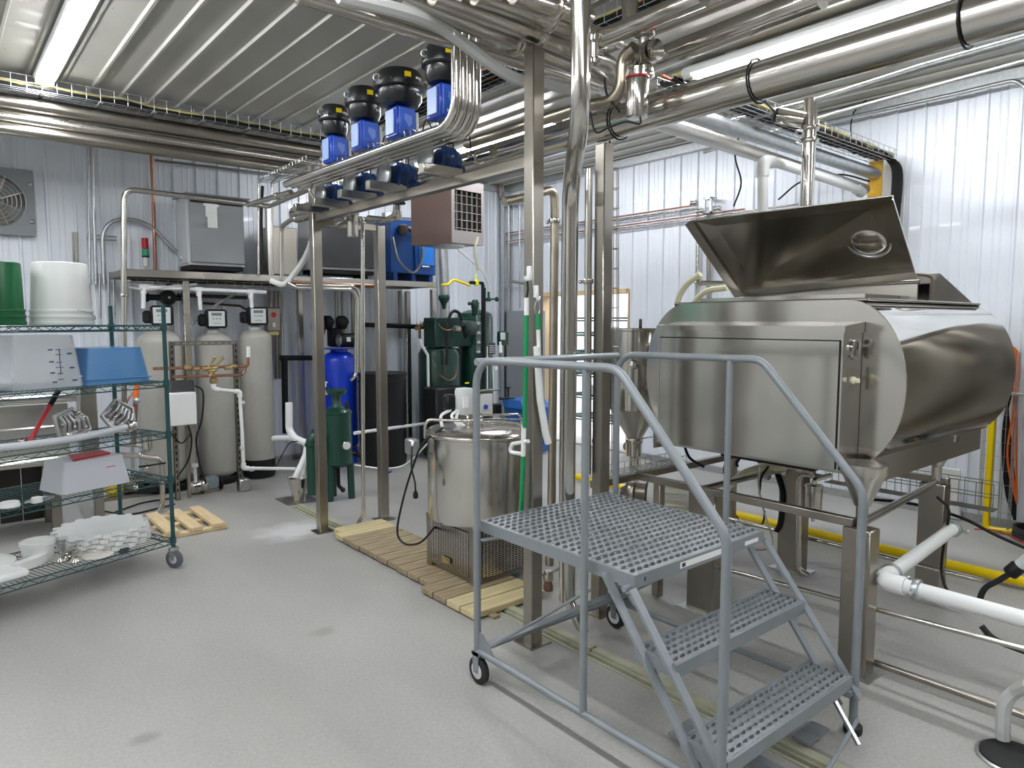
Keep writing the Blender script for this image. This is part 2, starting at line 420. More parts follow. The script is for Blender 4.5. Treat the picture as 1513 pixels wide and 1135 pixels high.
la=bpy.data.lights.new('daylight','AREA'); la.energy=DAY; la.size=2.2; la.color=(.93,.97,1)
lo=bpy.data.objects.new('daylight',la); col.objects.link(lo); lo.location=(8.2,6.6,2.75)
# ================================================================ LAMPS
def lamp(x,y0,y1,label,g='linear ceiling lamps'):
    t=thing('linear_lamp',label,'ceiling light',(x,(y0+y1)/2,ZC-.10),0,g)
    b=B(); b.rb((x,(y0+y1)/2,ZC-.055),(.15,y1-y0,.05),.012); b.box(x-.02,y0+.3,ZC-.035,x+.02,y0+.4,ZC+.0); b.box(x-.02,y1-.4,ZC-.035,x+.02,y1-.3,ZC+.0); b.build('lamp_housing',housing,t)
    b=B(); b.lathe((x,y0+.03,ZC-.08),[(.05,0),(.05,y1-y0-.06)],12,axis='y',cap=True,sx=1.1,sy=.8); b.build('diffuser',lampm,t)
    b=B()
    for y in (y0+.012,y1-.012): b.rb((x,y,ZC-.075),(.13,.03,.07),.01)
    b.build('end_cap',greyl,t); return t
lamp(.82,4.35,6.72,'long glowing ceiling lamp above the wire shelving at upper left')
lamp(4.6,.95,3.40,'long glowing ceiling lamp above the big open-lidded tank')
lamp(4.64,4.93,7.35,'long glowing ceiling lamp seen behind the row of black actuators')
lamp(.82,.4,2.8,'unseen ceiling lamp added overhead in front of the wire shelving')  # lamps from here down are out of view, added for illumination
lamp(4.6,-2.1,.4,'unseen ceiling lamp added to the near right of the big tank')
lamp(.82,-2.2,0,'unseen ceiling lamp added above the open floor near the viewer')
lamp(-2.0,1.2,3.6,'unseen ceiling lamp added at the far left above the near end of the wire shelving')
lamp(-2.0,4.6,7.0,'unseen ceiling lamp added at the far left corner')
# ================================================================ ROLLING LADDER
LX0,LX1,LYB,LYM,LYF=1.86,2.785,2.49,1.815,1.205
lad=thing('rolling_ladder','grey painted rolling platform ladder with three grip-tread steps and handrails','ladder',((LX0+LX1)/2,1.85,0))
def grip(x0,x1,y0,y1,z,plank=3,nx=18,rows=None,name='tread',front=True):
    """perforated tread: long edge along X; real lens-shaped holes with raised serrated lips"""
    b=B(); teeth=B(); W=y1-y0; ny=rows; cy=W/ny; cx=(x1-x0)/nx; K=10
    for j in range(ny):
        for i in range(nx):
            ox=x0+cx*i; oy=y0+cy*j; mx,my=ox+cx/2,oy+cy/2; hx,hy=cx*.34,cy*.155
            out=[(ox,oy),(mx,oy),(ox+cx,oy),(ox+cx,my),(ox+cx,oy+cy),(mx,oy+cy),(ox,oy+cy),(ox,my)]
            inn=[]
            for k in range(8):
                th=-3*PI/4+k*PI/4; inn.append((mx+hx*math.cos(th)*(1 if k%2 else 1.0),my+hy*math.sin(th)))
            vs=[(p[0],p[1],z) for p in out]+[(p[0],p[1],z) for p in inn]+[(p[0],p[1]+.0015,z-.006) for p in inn]
            fs=[(k,(k+1)%8,8+(k+1)%8,8+k) for k in range(8)]+[(8+k,8+(k+1)%8,16+(k+1)%8,16+k) for k in range(8)]
            b.add(vs,fs)
            # raised lip on the far side
            arc=[(mx+hx*1.12*math.cos(PI*k/6),my+hy*1.1*math.sin(PI*k/6)) for k in range(7)]
            hs=[0,.006,.0095,.0075,.0095,.006,0]
            v2=[(p[0],p[1],z) for p in arc]+[(p[0],p[1]-.002,z+h) for p,h in zip(arc,hs)]+[(p[0],p[1]+.006,z) for p in arc]
            teeth.add(v2,[(k,k+1,8+k,7+k) for k in range(6)]+[(7+k,8+k,15+k,14+k) for k in range(6)])
    return b,teeth
def tread(x0,x1,y0,y1,z,planks,nx,rpp,name):
    """planks laid side by side in Y"""
    w_=(y1-y0)/planks; root=None
    fr=B(); t=.048
    fr.box(x0,y0,z-t,x1,y0+.012,z+.001); fr.box(x0,y1-.012,z-t,x1,y1,z+.001); fr.box(x0,y0+.012,z-t,x0+.012,y1-.012,z+.001); fr.box(x1-.012,y0+.012,z-t,x1,y1-.012,z+.001)
    fr.box(x0+.012,y0+.012,z-t,x1-.012,y0+.03,z-t+.004)
    root=fr.build(name,ladderm,lad)
    for k in range(planks):
        a,tt=grip(x0+.014,x1-.014,y0+.013+k*(w_-.004) if 0 else y0+k*w_+.014 if k==0 else y0+k*w_+.003,y0+(k+1)*w_-.003 if k<planks-1 else y1-.014,z,nx=nx,rows=rpp)
        a.f=a.f; pl=a.build('tread_plank',ladderd,root); 
        pl.data.materials.clear(); pl.data.materials.append(ladderd)
        tt.build('tread_teeth',ladderd,root,kind='stuff')
    return root
PY0=1.60
tread(LX0+.035,LX1-.035,PY0,2.515,.745,4,22,5,'platform')
tread(LX0+.03,LX1-.03,1.405,1.59,.49,1,22,5,'step')
tread(LX0+.03,LX1-.03,1.20,1.385,.245,1,22,5,'step')
r=.0165
for x,s in ((LX0,-1),(LX1,1)):
    B().tube([(x,LYB,.11),(x,LYB,1.48),(x,1.66,1.487),(x,LYF,.99),(x,LYF,.035)],r,14,.11,7).build('handrail',ladderm,lad)
    B().tube([(x,LYB,.15),(x,LYF,.15)],r*.9,12).build('bottom_rail',ladderm,lad)
    B().tube([(x,LYM,.15),(x,LYM,1.475)],r*.9,12).build('post',ladderm,lad)
    xi=x-s*.022
    for k,(p0,p1) in enumerate((((xi,1.73,.725),(xi,1.25,.10)),((xi,1.60,.70),(xi,1.17,.16)))):
        B().obox(p0,p1,.006 if 0 else .012,.034,(1,0,0)).build('stringer',ladderm,lad)
    B().obox((xi,LYM,.63),(xi,LYB-.01,.14),.008,.036,(1,0,0)).build('brace',ladderm,lad)
    B().prism([(x-.004,LYB,.12),(x-.004,LYB-.14,.15),(x-.004,LYB-.04,.24),(x-.004,LYB,.24)],(.008,0,0)).build('gusset',ladderm,lad)
B().tube([(LX0,LYB,1.473),(LX1,LYB,1.473)],r,14).build('back_rail',ladderm,lad)
B().tube([(LX0,LYB,.15),(LX1,LYB,.15)],r*.85,12).build('cross_rail',ladderm,lad)
B().obox((LX0+.02,LYB,.66),(LX1-.02,LYB-.0,.60),.006,.035,(0,1,0)).build('brace',ladderm,lad)
B().obox((LX0+.03,LYB-.02,.17),(LX1-.03,LYM,.60),.006,.035,(0,1,0)).build('brace',ladderm,lad)
B().tube([(LX0,1.62,.70),(LX1,1.62,.70)],.012,10).build('cross_rail',ladderm,lad)
# label strips on the platform edge
B().box(2.16,PY0-.0015,.712,2.43,PY0+.001,.735).build('label_strip',paper,lad)
B().box(2.17,PY0-.0025,.716,2.19,PY0+.001,.731).build('label_mark',ink,lad)
B().box(2.60,PY0-.0015,.71,2.70,PY0+.001,.727).build('label_strip',paper,lad)
B().box(1.95,PY0-.0015,.714,1.957,PY0+.001,.73).build('label_mark',ink,lad)
# fixed casters at the back, rubber-tipped legs at the front
for x in (LX0,LX1):
    w_=B(); w_.lathe((x-.016,LYB-.012,.063),[(.012,0),(.055,.0),(.063,.006),(.063,.026),(.055,.032),(.012,.032)],28,axis='x'); c=w_.build('caster_wheel',rubber,lad)
    B().lathe((x-.018,LYB-.012,.063),[(.006,0),(.036,.001),(.040,.003),(.040,.033),(.006,.036)],20,axis='x').build('wheel_hub',greyl,c)
    f=B(); 
    for q in (-.022,.018): f.prism([(x+q,LYB-.035,.15),(x+q,LYB+.012,.15),(x+q,LYB+.005,.055),(x+q,LYB-.028,.055)],(.004,0,0))
    f.box(x-.022,LYB-.035,.135,x+.022,LYB+.02,.15); f.cyl((x-.026,LYB-.012,.063),(x+.026,LYB-.012,.063),.006,n=8); f.build('caster_fork',ladderm,lad)
    B().lathe((x,LYF,0),[(.034,0),(.036,.008),(.036,.03),(.030,.036),(.018,.04)],20).build('rubber_foot',rubber,lad)
# step-lock pedal linkage under the bottom step
B().tube([(LX0+.05,1.10,.055),(2.2,1.08,.05),(LX1-.09,1.15,.11)],.008,8,.05).build('lock_bar',ladderm,lad)
B().box(2.20,1.16,.055,2.24,1.60,.085).build('lock_lever',ladderm,lad)
B().box(2.16,1.56,.03,2.30,1.64,.04).build('lock_pedal',ladderm,lad)
B().obox((2.60,1.10,.07),(2.66,1.24,.19),.014,.014).build('lock_link',ladderm,lad)
B().box(2.50,1.24,.04,2.66,1.31,.048).build('lock_pedal',ladderm,lad)
for x in (LX0,LX1): B().obox((x,LYF,.185),(x+(.07 if x<2 else -.07),1.20,.185),.02,.02).build('lug',ladderm,lad)
# ================================================================ PLANKS OVER THE DRAIN
yy=5.02; i=0
while yy>3.02:
    wd=.135+random.uniform(-.006,.006); x0=2.30+random.uniform(-.005,.005)-(.07 if yy<3.6 else 0); x1=2.775+random.uniform(-.02,.01); th=.036
    if i==0: x0+=.06
    m=deckn if i<2 or yy<3.35 else deckw
    o=B().rb(((x0+x1)/2,yy-wd/2,.012+th/2),(x1-x0,wd-.012,th),.003).build('plank',m)
    pos=['first','second','third','fourth','fifth','sixth','seventh','eighth','ninth','tenth','eleventh','twelfth','thirteenth','fourteenth','fifteenth','sixteenth']
    tag(o,f'{pos[i]} plank over the floor drain counted from the blue tank' if i<14 else f'{pos[i]} plank over the floor drain, at its near end','plank','planks laid across the drain'); yy-=wd; i+=1
# bearer block under the near planks
tag(B().rb((2.36,3.0,.006),(.05,.05,.02),.003).build('wood_block',deckw),'small wooden block wedged under the nearest plank by the drain','block')
# ================================================================ ROUND VAT WITH CONDENSER BASE
vc=V(2.735,3.60,0); R_=.355
vat=thing('cooling_vat','round stainless cooling vat on a louvred condenser base standing on planks','vat',(vc.x,vc.y,.05))
b=B(); b.lathe((vc.x,vc.y,0),[(.30,.395),(R_-.01,.40),(R_,.415),(R_,.925),(R_+.006,.93),(R_+.008,.94),(R_+.004,.95),(R_-.01,.953)],64,cap=False); b.build('body',steelv,vat)
b=B(); b.lathe((vc.x,vc.y,0),[(R_-.012,.951),(R_-.03,.965),(.24,.985),(.10,.995),(.001,.998)],48,cap=False); lidv=b.build('lid',steel,vat)
b=B(); b.lathe((vc.x,vc.y,.0),[(R_-.008,.948),(R_+.002,.956),(R_-.008,.964)],48,cap=False); b.build('rim',steelp,vat)
hx=.265
b=B()
# cabinet frame
for sx in (-1,1):
    for sy in (-1,1): b.rb((vc.x+sx*(hx-.03),vc.y+sy*(hx-.03),.225),(.06,.06,.35),.004)
b.box(vc.x-hx+.02,vc.y-hx+.02,.05,vc.x+hx-.02,vc.y+hx-.02,.07); b.box(vc.x-hx,vc.y-hx,.375,vc.x+hx,vc.y+hx,.398); b.build('base_frame',steeld,vat)
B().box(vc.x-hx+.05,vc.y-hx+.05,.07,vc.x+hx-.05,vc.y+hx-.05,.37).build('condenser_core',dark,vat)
for (ax,s) in (('x',-1),('y',-1),('x',1),('y',1)):
    b=B()
    for k in range(24):
        z=.085+k*.0118
        if ax=='x': b.box(vc.x+s*(hx-.004)-.004,vc.y-hx+.062,z,vc.x+s*(hx-.004)+.004,vc.y+hx-.062,z+.006)
        else: b.box(vc.x-hx+.062,vc.y+s*(hx-.004)-.004,z,vc.x+hx-.062,vc.y+s*(hx-.004)+.004,z+.006)
    for k in range(15):
        u=-hx+.075+k*(2*hx-.15)/14
        if ax=='x': b.box(vc.x+s*(hx-.004)-.003,vc.y+u-.003,.085,vc.x+s*(hx-.004)+.003,vc.y+u+.003,.37)
        else: b.box(vc.x+u-.003,vc.y+s*(hx-.004)-.003,.085,vc.x+u+.003,vc.y+s*(hx-.004)+.003,.37)
    b.build('louvre_grille',steel,vat)
b=B()
for k in range(13): b.lathe((vc.x-hx+.03,vc.y-hx-.001,.08+k*.0225),[(.005,0),(.005,.002)],6,axis=(0,-1,0))
b.build('rivet',dark,vat,kind='stuff')
B().box(vc.x-hx-.011,vc.y-.02,.12,vc.x-hx-.006,vc.y+.07,.16).build('nameplate',brass,vat)
# agitator motor with bracket, control box
mx,my=vc.x-.03,vc.y+.09
b=B(); b.rb((mx,my,1.02),(.13,.12,.07),.008); b.build('motor_mount',steel,vat)
b=B(); b.lathe((mx-.03,my+.02,1.05),[(.058,0),(.064,.01),(.064,.15),(.058,.168),(.02,.172)],24); mo=b.build('agitator_motor',greyl,vat)
b=B(); b.rb((mx-.115,my+.07,1.13),(.075,.07,.10),.012); b.build('terminal_box',black,mo)
b=B(); b.box(mx-.085,my-.046,1.10,mx-.045,my-.038,1.17); b.build('motor_label',paper,mo)
b=B(); b.rb((mx+.13,my+.02,1.10),(.10,.07,.15),.006); cb=b.build('control_box',greyl,vat)
b=B(); b.lathe((mx+.115,my-.0155,1.09),[(.016,0),(.016,.006),(.010,.018)],12,axis=(0,-1,0)); b.build('knob',blue,cb)
B().box(mx+.02,my-.02,1.19,mx+.24,my+.06,1.197).build('bracket',steel,vat)
b=B(); b.tube(spline([(mx-.12,my+.05,1.08),(mx-.2,my+.04,1.05),(mx-.22,my+.0,.985)]),.010,8); b.tube(spline([(mx-.1,my+.0,1.08),(mx-.16,my-.02,1.05),(mx-.13,my-.06,.985)]),.010,8); b.tube(spline([(mx-.09,my+.0,1.08),(mx-.13,my-.03,1.03),(mx-.10,my-.08,.985)]),.010,8); b.build('tubing',whitep,vat)
b=B(); b.tube([(vc.x-.36,vc.y+.12,.92),(vc.x-.36,vc.y+.12,1.04),(vc.x-.20,vc.y-.10,1.04),(vc.x+.10,vc.y-.26,1.0),(vc.x+.12,vc.y-.27,.955)],.010,10,.05); b.build('lid_handle',steelp,vat)
b=B(); b.tube([(vc.x-.05,vc.y-.05,.995),(vc.x-.05,vc.y-.05,1.03),(vc.x+.22,vc.y-.16,1.02),(vc.x+.24,vc.y-.17,.97)],.007,10,.03); b.tube([(vc.x+.0,vc.y+.02,.995),(vc.x+.0,vc.y+.02,1.045),(vc.x+.29,vc.y-.04,1.035),(vc.x+.3,vc.y-.05,.955)],.007,10,.03); b.build('lid_handle',steelp,vat)
b=B(); b.lathe((vc.x+.13,vc.y-.09,.975),[(.05,0),(.05,.02),(.02,.028)],20); b.build('port_cap',steelp,vat)
b=B(); b.rb((vc.x-.37,vc.y+.26,.85),(.06,.10,.10),.01); b.build('thermostat_box',galv,vat)
# power cord of the vat: hangs in a loop, ends in a plug
cable('power_cable','black power cord drooping beside the round vat',[P(655,632,X=2.45),P(625,655,X=2.34),P(610,690,X=2.30),P(595,740,X=2.27),P(587,785,X=2.26),P(597,803,X=2.27),P(615,804,X=2.3),P(628,796,X=2.36),P(643,778,X=2.48)],.007,black)
t=thing('plug_cord','short black cord with a hanging plug beside the vat','cord',P(612,690,X=2.25))
B().tube(spline([P(609,660,X=2.32),P(608,690,X=2.28),P(613,712,X=2.25),P(614,725,X=2.25)]),.006,8).build('cord',black,t)
p=P(614,725,X=2.25); B().lathe(p-V(0,0,.05),[(.008,0),(.016,.005),(.016,.03),(.008,.05)],10).build('plug',black,t)
# blue foam bin / tub behind the vat
b=B(); q=P(800,668,Z=0); b.rb((q.x-.16,q.y+.10,.30),(.42,.40,.56),.02); b.prism([(q.x-.39,q.y-.10,.58),(q.x+.07,q.y-.10,.58),(q.x+.04,q.y-.02,.68),(q.x-.36,q.y-.02,.68)],(0,.38,0)); o=b.build('blue_tub',lblue); o.data.materials[0]=mat('blue_tub',(.03,.13,.42),.4); tag(o,'blue plastic tub standing behind the round vat','tub')
# ================================================================ BIG OPEN-LIDDED TANK
def Pp(px,py,p0,nrm):
    d=_f+_r*((px-756.5)/F)-_u*((py-567.5)/F); o=V(0,0,H); n=V(nrm); return o+d*((V(p0)-o).dot(n)/d.dot(n))
TX0_,TX1_=3.45,5.05; CY0,CY1,AZr,CZ=1.322,2.835,.41,1.345; AY=.29
tank=thing('process_tank','large stainless oval tank with its trapezoid lid standing open','tank',(4.2,2.14,.70))
sec=[]
for k in range(25):
    th=-PI/2+PI*k/24; sec.append((CY1-AY+AY*math.cos(th),CZ+AZr*math.sin(th)))
for k in range(25):
    th=PI/2+PI*k/24; sec.append((CY0+AY+AY*math.cos(th),CZ+AZr*math.sin(th)))
n=len(sec); b=B()
xsx=[TX0_,TX0_+.5,TX0_+1.05,TX1_]
vs=[(x,y,z) for x in xsx for (y,z) in sec]
b.add(vs,[(i*n+k,i*n+(k+1)%n,(i+1)*n+(k+1)%n,(i+1)*n+k) for i in range(len(xsx)-1) for k in range(n)])
for f_ in b.f: pass
body=b.build('tank_shell',steelt,tank); body['label']='polished curved side shell'
b=B(); b.add([(TX0_-.006,y,z) for y,z in sec]+[(TX0_+.012,y,z) for y,z in sec],[tuple(range(n))]+[(k,(k+1)%n,n+(k+1)%n,n+k) for k in range(n)]); b.build('end_plate',steelv,tank)
b=B(); b.add([(TX1_,y,z) for y,z in sec],[tuple(range(n))[::-1]]); b.build('end_plate',steelv,tank)
# rim weld around the end plate
b=B(); b.tube([(TX0_-.002,y,z) for y,z in sec],.005,6,closed=True); b.build('weld_bead',steelp,tank)
# control box on the end
BX0,BY0,BY1,BZ0,BZ1=3.25,1.525,2.59,.955,1.60
b=B(); b.box(BX0,BY0,BZ0,TX0_-.01,BY1,BZ1); b.box(BX0-.012,BY0-.01,BZ1,TX0_-.01,BY1+.01,BZ1+.006)
b.prism([(BX0-.012,BY0-.01,BZ1+.006),(BX0-.012,BY0-.01,BZ1+.03),(TX0_-.01,BY0-.01,BZ1+.05),(TX0_-.01,BY0-.01,BZ1+.006)],(0,BY1-BY0+.02,0)); cb=b.build('jacket_box',steelv,tank)
b=B(); ring4=[(BY0+.010,BZ0+.004,BY0+.016,BZ1-.035),(BY1-.016,BZ0+.004,BY1-.010,BZ1-.035),(BY0+.016,BZ1-.041,BY1-.016,BZ1-.035)]
for (a,z_,c,z2) in ring4: b.box(BX0-.002,a,z_,BX0+.001,c,z2)
b.build('panel_gap',dark,cb)
b=B(); b.box(BX0-.007,BY0+.016,BZ0+.004,BX0-.0005,BY1-.016,BZ1-.041); b.build('access_panel',steelv,cb)
b=B(); b.lathe((3.36,BY0-.001,1.52),[(.048,0),(.05,.012),(.042,.016)],28,axis=(0,-1,0)); g=b.build('temperature_gauge',steelp,tank)
b=B(); b.lathe((3.36,BY0-.015,1.52),[(.042,0),(.001,.001)],28,axis=(0,-1,0)); b.build('gauge_face',glassm,g)
b=B(); b.box(3.358,BY0-.019,1.52,3.362,BY0-.017,1.555); b.build('gauge_needle',black,g)
b=B(); b.box(3.31,BY0-.006,1.32,3.375,BY0,1.43); sw=b.build('switch_plate',steel,tank)
b=B(); b.lathe((3.345,BY0-.006,1.375),[(.018,0),(.018,.008),(.012,.012),(.012,.03),(.004,.033)],14,axis=(0,-1,0)); b.build('switch_knob',cream,sw)
# opening collar and deck
b=B(); 
def ring(x0,x1,y0,y1,z0,z1,t):
    b.box(x0,y0,z0,x0+t,y1,z1); b.box(x1-t,y0,z0,x1,y1,z1); b.box(x0+t,y0,z0,x1-t,y0+t,z1); b.box(x0+t,y1-t,z0,x1-t,y1,z1)
ring(3.47,5.0,1.52,2.65,1.72,1.755,.05); b.box(3.47,1.52,1.742,3.62,2.65,1.756); b.box(4.2,1.52,1.742,5.0,2.65,1.756); b.box(3.6,1.52,1.742,4.2,1.60,1.756); b.box(3.6,2.58,1.742,4.2,2.65,1.756)
b.tube([(3.47,1.52,1.757),(3.47,2.65,1.757)],.008,8); b.tube([(3.47,1.52,1.757),(5.0,1.52,1.757)],.008,8); b.build('deck',steel,tank)
b=B(); ring(3.62,4.18,1.60,2.58,1.75,1.79,.012); b.build('opening_collar',steelp,tank)
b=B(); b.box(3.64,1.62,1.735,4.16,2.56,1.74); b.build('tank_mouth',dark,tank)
# riser plate the lid hinges on
b=B(); b.box(4.15,1.56,1.755,4.165,2.62,1.86); b.tube([(4.15,1.55,1.866),(4.15,2.66,1.866)],.012,10); b.build('hinge_riser',steel,tank)
# lid: underside faces the viewer
BL,BR,TR,TL=P(1093,430,X=4.12),P(1352,402,X=4.12),P(1318,289,X=3.72),P(1022,326,X=3.72)
nr=(BR-BL).cross(TL-BL).normalized()
if nr.x>0: nr=-nr
TL=Pp(1022,326,BL,nr)
lip=.06
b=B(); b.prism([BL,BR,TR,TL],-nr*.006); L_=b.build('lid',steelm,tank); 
b=B()
for a,c in ((BL,BR),(BR,TR),(TR,TL),(TL,BL)):
    e=(c-a).normalized()*.0
    cen=(BL+BR+TR+TL)/4
    o1=(a-cen).normalized()*.02; o2=(c-cen).normalized()*.02
    if (a,c)==(TR,TL): lp=.02
    elif (a,c)==(BR,TR): lp=.05
    else: lp=.05
    b.prism([a,c,c+nr*lp+o2,a+nr*lp+o1],(a-cen).normalized()*.004)
b.build('lid_lip',steel,L_)
q=Pp(1284,353,BL,nr); b=B()
b.lathe(q+nr*.001,[(.122,.0),(.122,.012),(.116,.018),(.108,.018),(.102,.012),(.100,.0)],40,axis=nr,cap=False); pt=b.build('port_ring',galv,L_)
b=B(); b.lathe(q+nr*.001,[(.101,0.004),(.092,.020),(.070,.032),(.035,.040),(.001,.042)],36,axis=nr,cap=False); b.build('port_dome',steelp,L_)
b=B(); b.lathe(q+V(0,-.02,.045)+nr*.0,[(.018,0),(.018,.035),(.001,.04)],14,axis=nr); b.build('light_socket',brass,L_)
# hinge guards behind the lid
b=B()
b.prism([(4.32,1.555,1.755),(4.32,1.555,1.86),(4.46,1.555,1.92),(4.98,1.555,1.77),(4.98,1.555,1.755)],(0,.006,0)); b.prism([(4.32,1.56,1.86),(4.46,1.56,1.92),(4.46,2.55,1.92),(4.32,2.55,1.86)],(0,0,.005)); b.prism([(4.46,1.56,1.92),(4.98,1.56,1.77),(4.98,2.55,1.77),(4.46,2.55,1.92)],(0,0,.005))
b.build('rear_hood',steeld,tank)
b=B(); b.tube([(4.28,1.53,1.757),(4.28,1.53,1.90),(4.28,1.70,1.93),(4.28,1.76,1.92)],.011,8,.03); b.build('lid_stay',steeld,tank)
# supports under the shell
b=B()
for y in (1.47,2.78): b.box(TX0_+.01,y-.006,.865,4.98,y+.006,1.03)
b.box(TX0_+.0,1.47,.90,TX0_+.012,2.78,1.0); b.build('skirt_plate',steel,tank)
for (x,y) in ((3.30,1.43),(4.57,1.56),(4.57,2.62)):
    b=B(); b.lathe((x,y,0),[(.028,.795),(.034,.80),(.085,.93),(.105,.96),(.105,1.0)],20,sx=1); b.cyl((x,y,.68),(x,y,.80),.027,n=16); b.build('leg_socket',steel,tank)
b=B(); b.cyl((4.2,2.1,.78),(4.2,2.1,.96),.05); b.cyl((3.75,2.2,.82),(3.75,2.2,.95),.035); b.build('outlet',steelp,tank)
b=B(); b.box(3.46,1.75,.885,4.1,2.3,.945); b.build('junction_box',black,tank)
# ================================================================ SUPPORT FRAME UNDER THE TANK
fr=thing('tank_stand','square stainless leg stand carrying the big tank','stand',(3.9,2.0,0))
for (x,y,dx,dy,h) in ((3.29,1.425,.10,.13,.70),(4.60,1.575,.10,.14,.69),(3.35,2.31,.10,.18,.70),(4.36,2.33,.10,.165,.71)):
    b=B(); b.rb((x,y,h/2),(dx,dy,h),.006); l_=b.build('leg',steeld,fr)
    B().box(x-dx*.8,y-dy*.75,0,x+dx*.8,y+dy*.75,.006).build('foot_plate',galv,l_)
b=B(); b.rb((3.27,2.10,.72),(.04,1.30,.04),.003); b.build('top_rail',steeld,fr)
b=B(); b.rb((4.6,2.25,.71),(.04,1.5,.04),.003); b.build('top_rail',steeld,fr)
b=B(); b.cyl((3.29,1.43,.715),(4.60,1.56,.70),.02); b.build('cross_bar',steel,fr)
b=B(); b.rb((4.15,2.77,.71),(.9,.04,.04),.003); b.build('cross_bar',steeld,fr)
b=B(); b.cyl((3.33,2.31,.715),(4.3,2.33,.70),.018); b.build('cross_bar',steel,fr)
b=B(); b.rb((3.29,2.60,.36),(.05,.05,.70),.003); b.build('leg',steeld,fr)
b=B(); b.rb((4.6,2.95,.36),(.05,.05,.70),.003); b.build('leg',steeld,fr)
b=B(); b.tube([(4.44,1.25,.215),(4.44,2.9,.215)],.014); b.build('low_rail',steelp,fr)
# frame extension to the hopper
b=B(); b.rb((3.30,2.77,.715),(.80,.04,.045),.003); b.build('side_rail',steeld,fr)
# drop pipe with a bend
pipe('drop_pipe','slim stainless pipe bending down to the floor rail under the tank','pipe',[P(1215,705,X=4.25),P(1180,700,X=4.25),P(1180,842,X=4.25),P(1195,850,X=4.25)],.018,steelp,.05)
t=thing('sample_filter','small polished stainless filter housing hanging under the tank','filter',P(1200,760,X=4.1))
q=P(1203,718,X=4.1); b=B(); b.lathe(q-V(0,0,.19),[(.012,-.03),(.012,0),(.045,.004),(.05,.012),(.05,.18),(.055,.185),(.055,.195),(.02,.20)],20); b.build('housing',steelp,t)
b=B(); b.tube([q+V(-.0,0,.0),q+V(0,0,.04),q+V(.1,-.05,.06)],.015,10,.02); b.build('inlet',steelp,t)
# valve cluster under the tank
t=thing('valve_cluster','cluster of stainless clamp valves directly below the tank outlet','valve',P(1160,700,X=4.2))
for (px,py,r_) in ((1150,695,.03),(1170,690,.035),(1190,695,.03),(1125,702,.026)):
    q=P(px,py,X=4.2); b=B(); b.lathe(q-V(0,.06,0),[(.02,0),(r_,.005),(r_,.02),(.022,.03),(.022,.08),(r_,.09),(r_,.11),(.02,.12)],14,axis='y'); b.cyl(q,q+V(0,0,.07),.008,n=8); b.rb(q+V(-.03,0,.07),(.1,.02,.008),.002); b.build('valve',steel,t)
# sanitary pump under the frame
t=thing('transfer_pump','stainless centrifugal pump with white finned motor under the tank frame','pump',P(950,745,X=3.65))
q=P(928,728,X=3.65); b=B(); b.lathe(q,[(.035,-.05),(.05,-.02),(.09,.0),(.105,.02),(.105,.05),(.08,.06),(.075,.12),(.10,.13)],24,axis=V(.5,-.86,0)); b.build('volute',steeld,t)
b=B(); b.lathe(q+V(.5,-.86,0)*.14,[(.085,0),(.10,.01),(.10,.05),(.085,.07),(.085,.27),(.075,.29)],24,axis=V(.5,-.86,0)); mt_=b.build('motor',white,t)
b=B()
for k in range(14):
    th=2*PI*k/14; a=V(.5,-.86,0); s_=a.cross(V(0,0,1)).normalized(); d_=s_*math.cos(th)+V(0,0,1)*math.sin(th)
    c0=q+a*.22+d_*.09; b.obox(c0,c0+a*.18,.004,.02,d_)
b.build('cooling_fin',cream,mt_)
b=B(); b.rb(q+V(.1,-.17,-.12),(.12,.2,.08),.006); b.build('pump_foot',steeld,t)
b=B(); b.tube([q+V(0,0,.06),q+V(0,0,.12),q+V(.05,-.05,.16)],.018,10,.03); b.build('discharge',steelp,t)
# cream hoses under and behind the tank
cable('milk_hose','cream hose curving under the tank beside the stand leg','milk_hose' and [P(1160,690,X=4.1),P(1110,695,X=4.0),P(1080,715,X=3.9),P(1068,735,X=3.85),P(1060,760,X=3.8)],.024,cream,cat='hose')
cable('milk_hose','left cream hose arching down behind the tank lid to the deck',[P(1035,405,X=4.9),P(1015,420,X=4.9),P(1003,440,X=4.9),P(1000,462,X=4.9)],.026,cream,cat='hose')
cable('milk_hose','right cream hose arching behind the tank lid, nearer the lid edge',[P(1075,425,X=4.9),P(1045,430,X=4.9),P(1028,445,X=4.9),P(1022,462,X=4.9)],.026,cream,cat='hose')
pipe('hose_header','short stainless header pipe behind the open lid joining the cream hoses','pipe',[P(1030,418,X=4.92),P(1072,419,X=4.92)],.022,steelp,clamps=(.1,))
pipe('vertical_pipe','left of the two thin vertical pipes on the right wall behind the lid','pipe',[P(1031,320,X=6.56),P(1031,440,X=6.56)],.018,steel)
pipe('vertical_pipe','right of the two thin vertical pipes on the right wall behind the lid','pipe',[P(1047,318,X=6.55),P(1047,640,X=6.55)],.022,steeld)
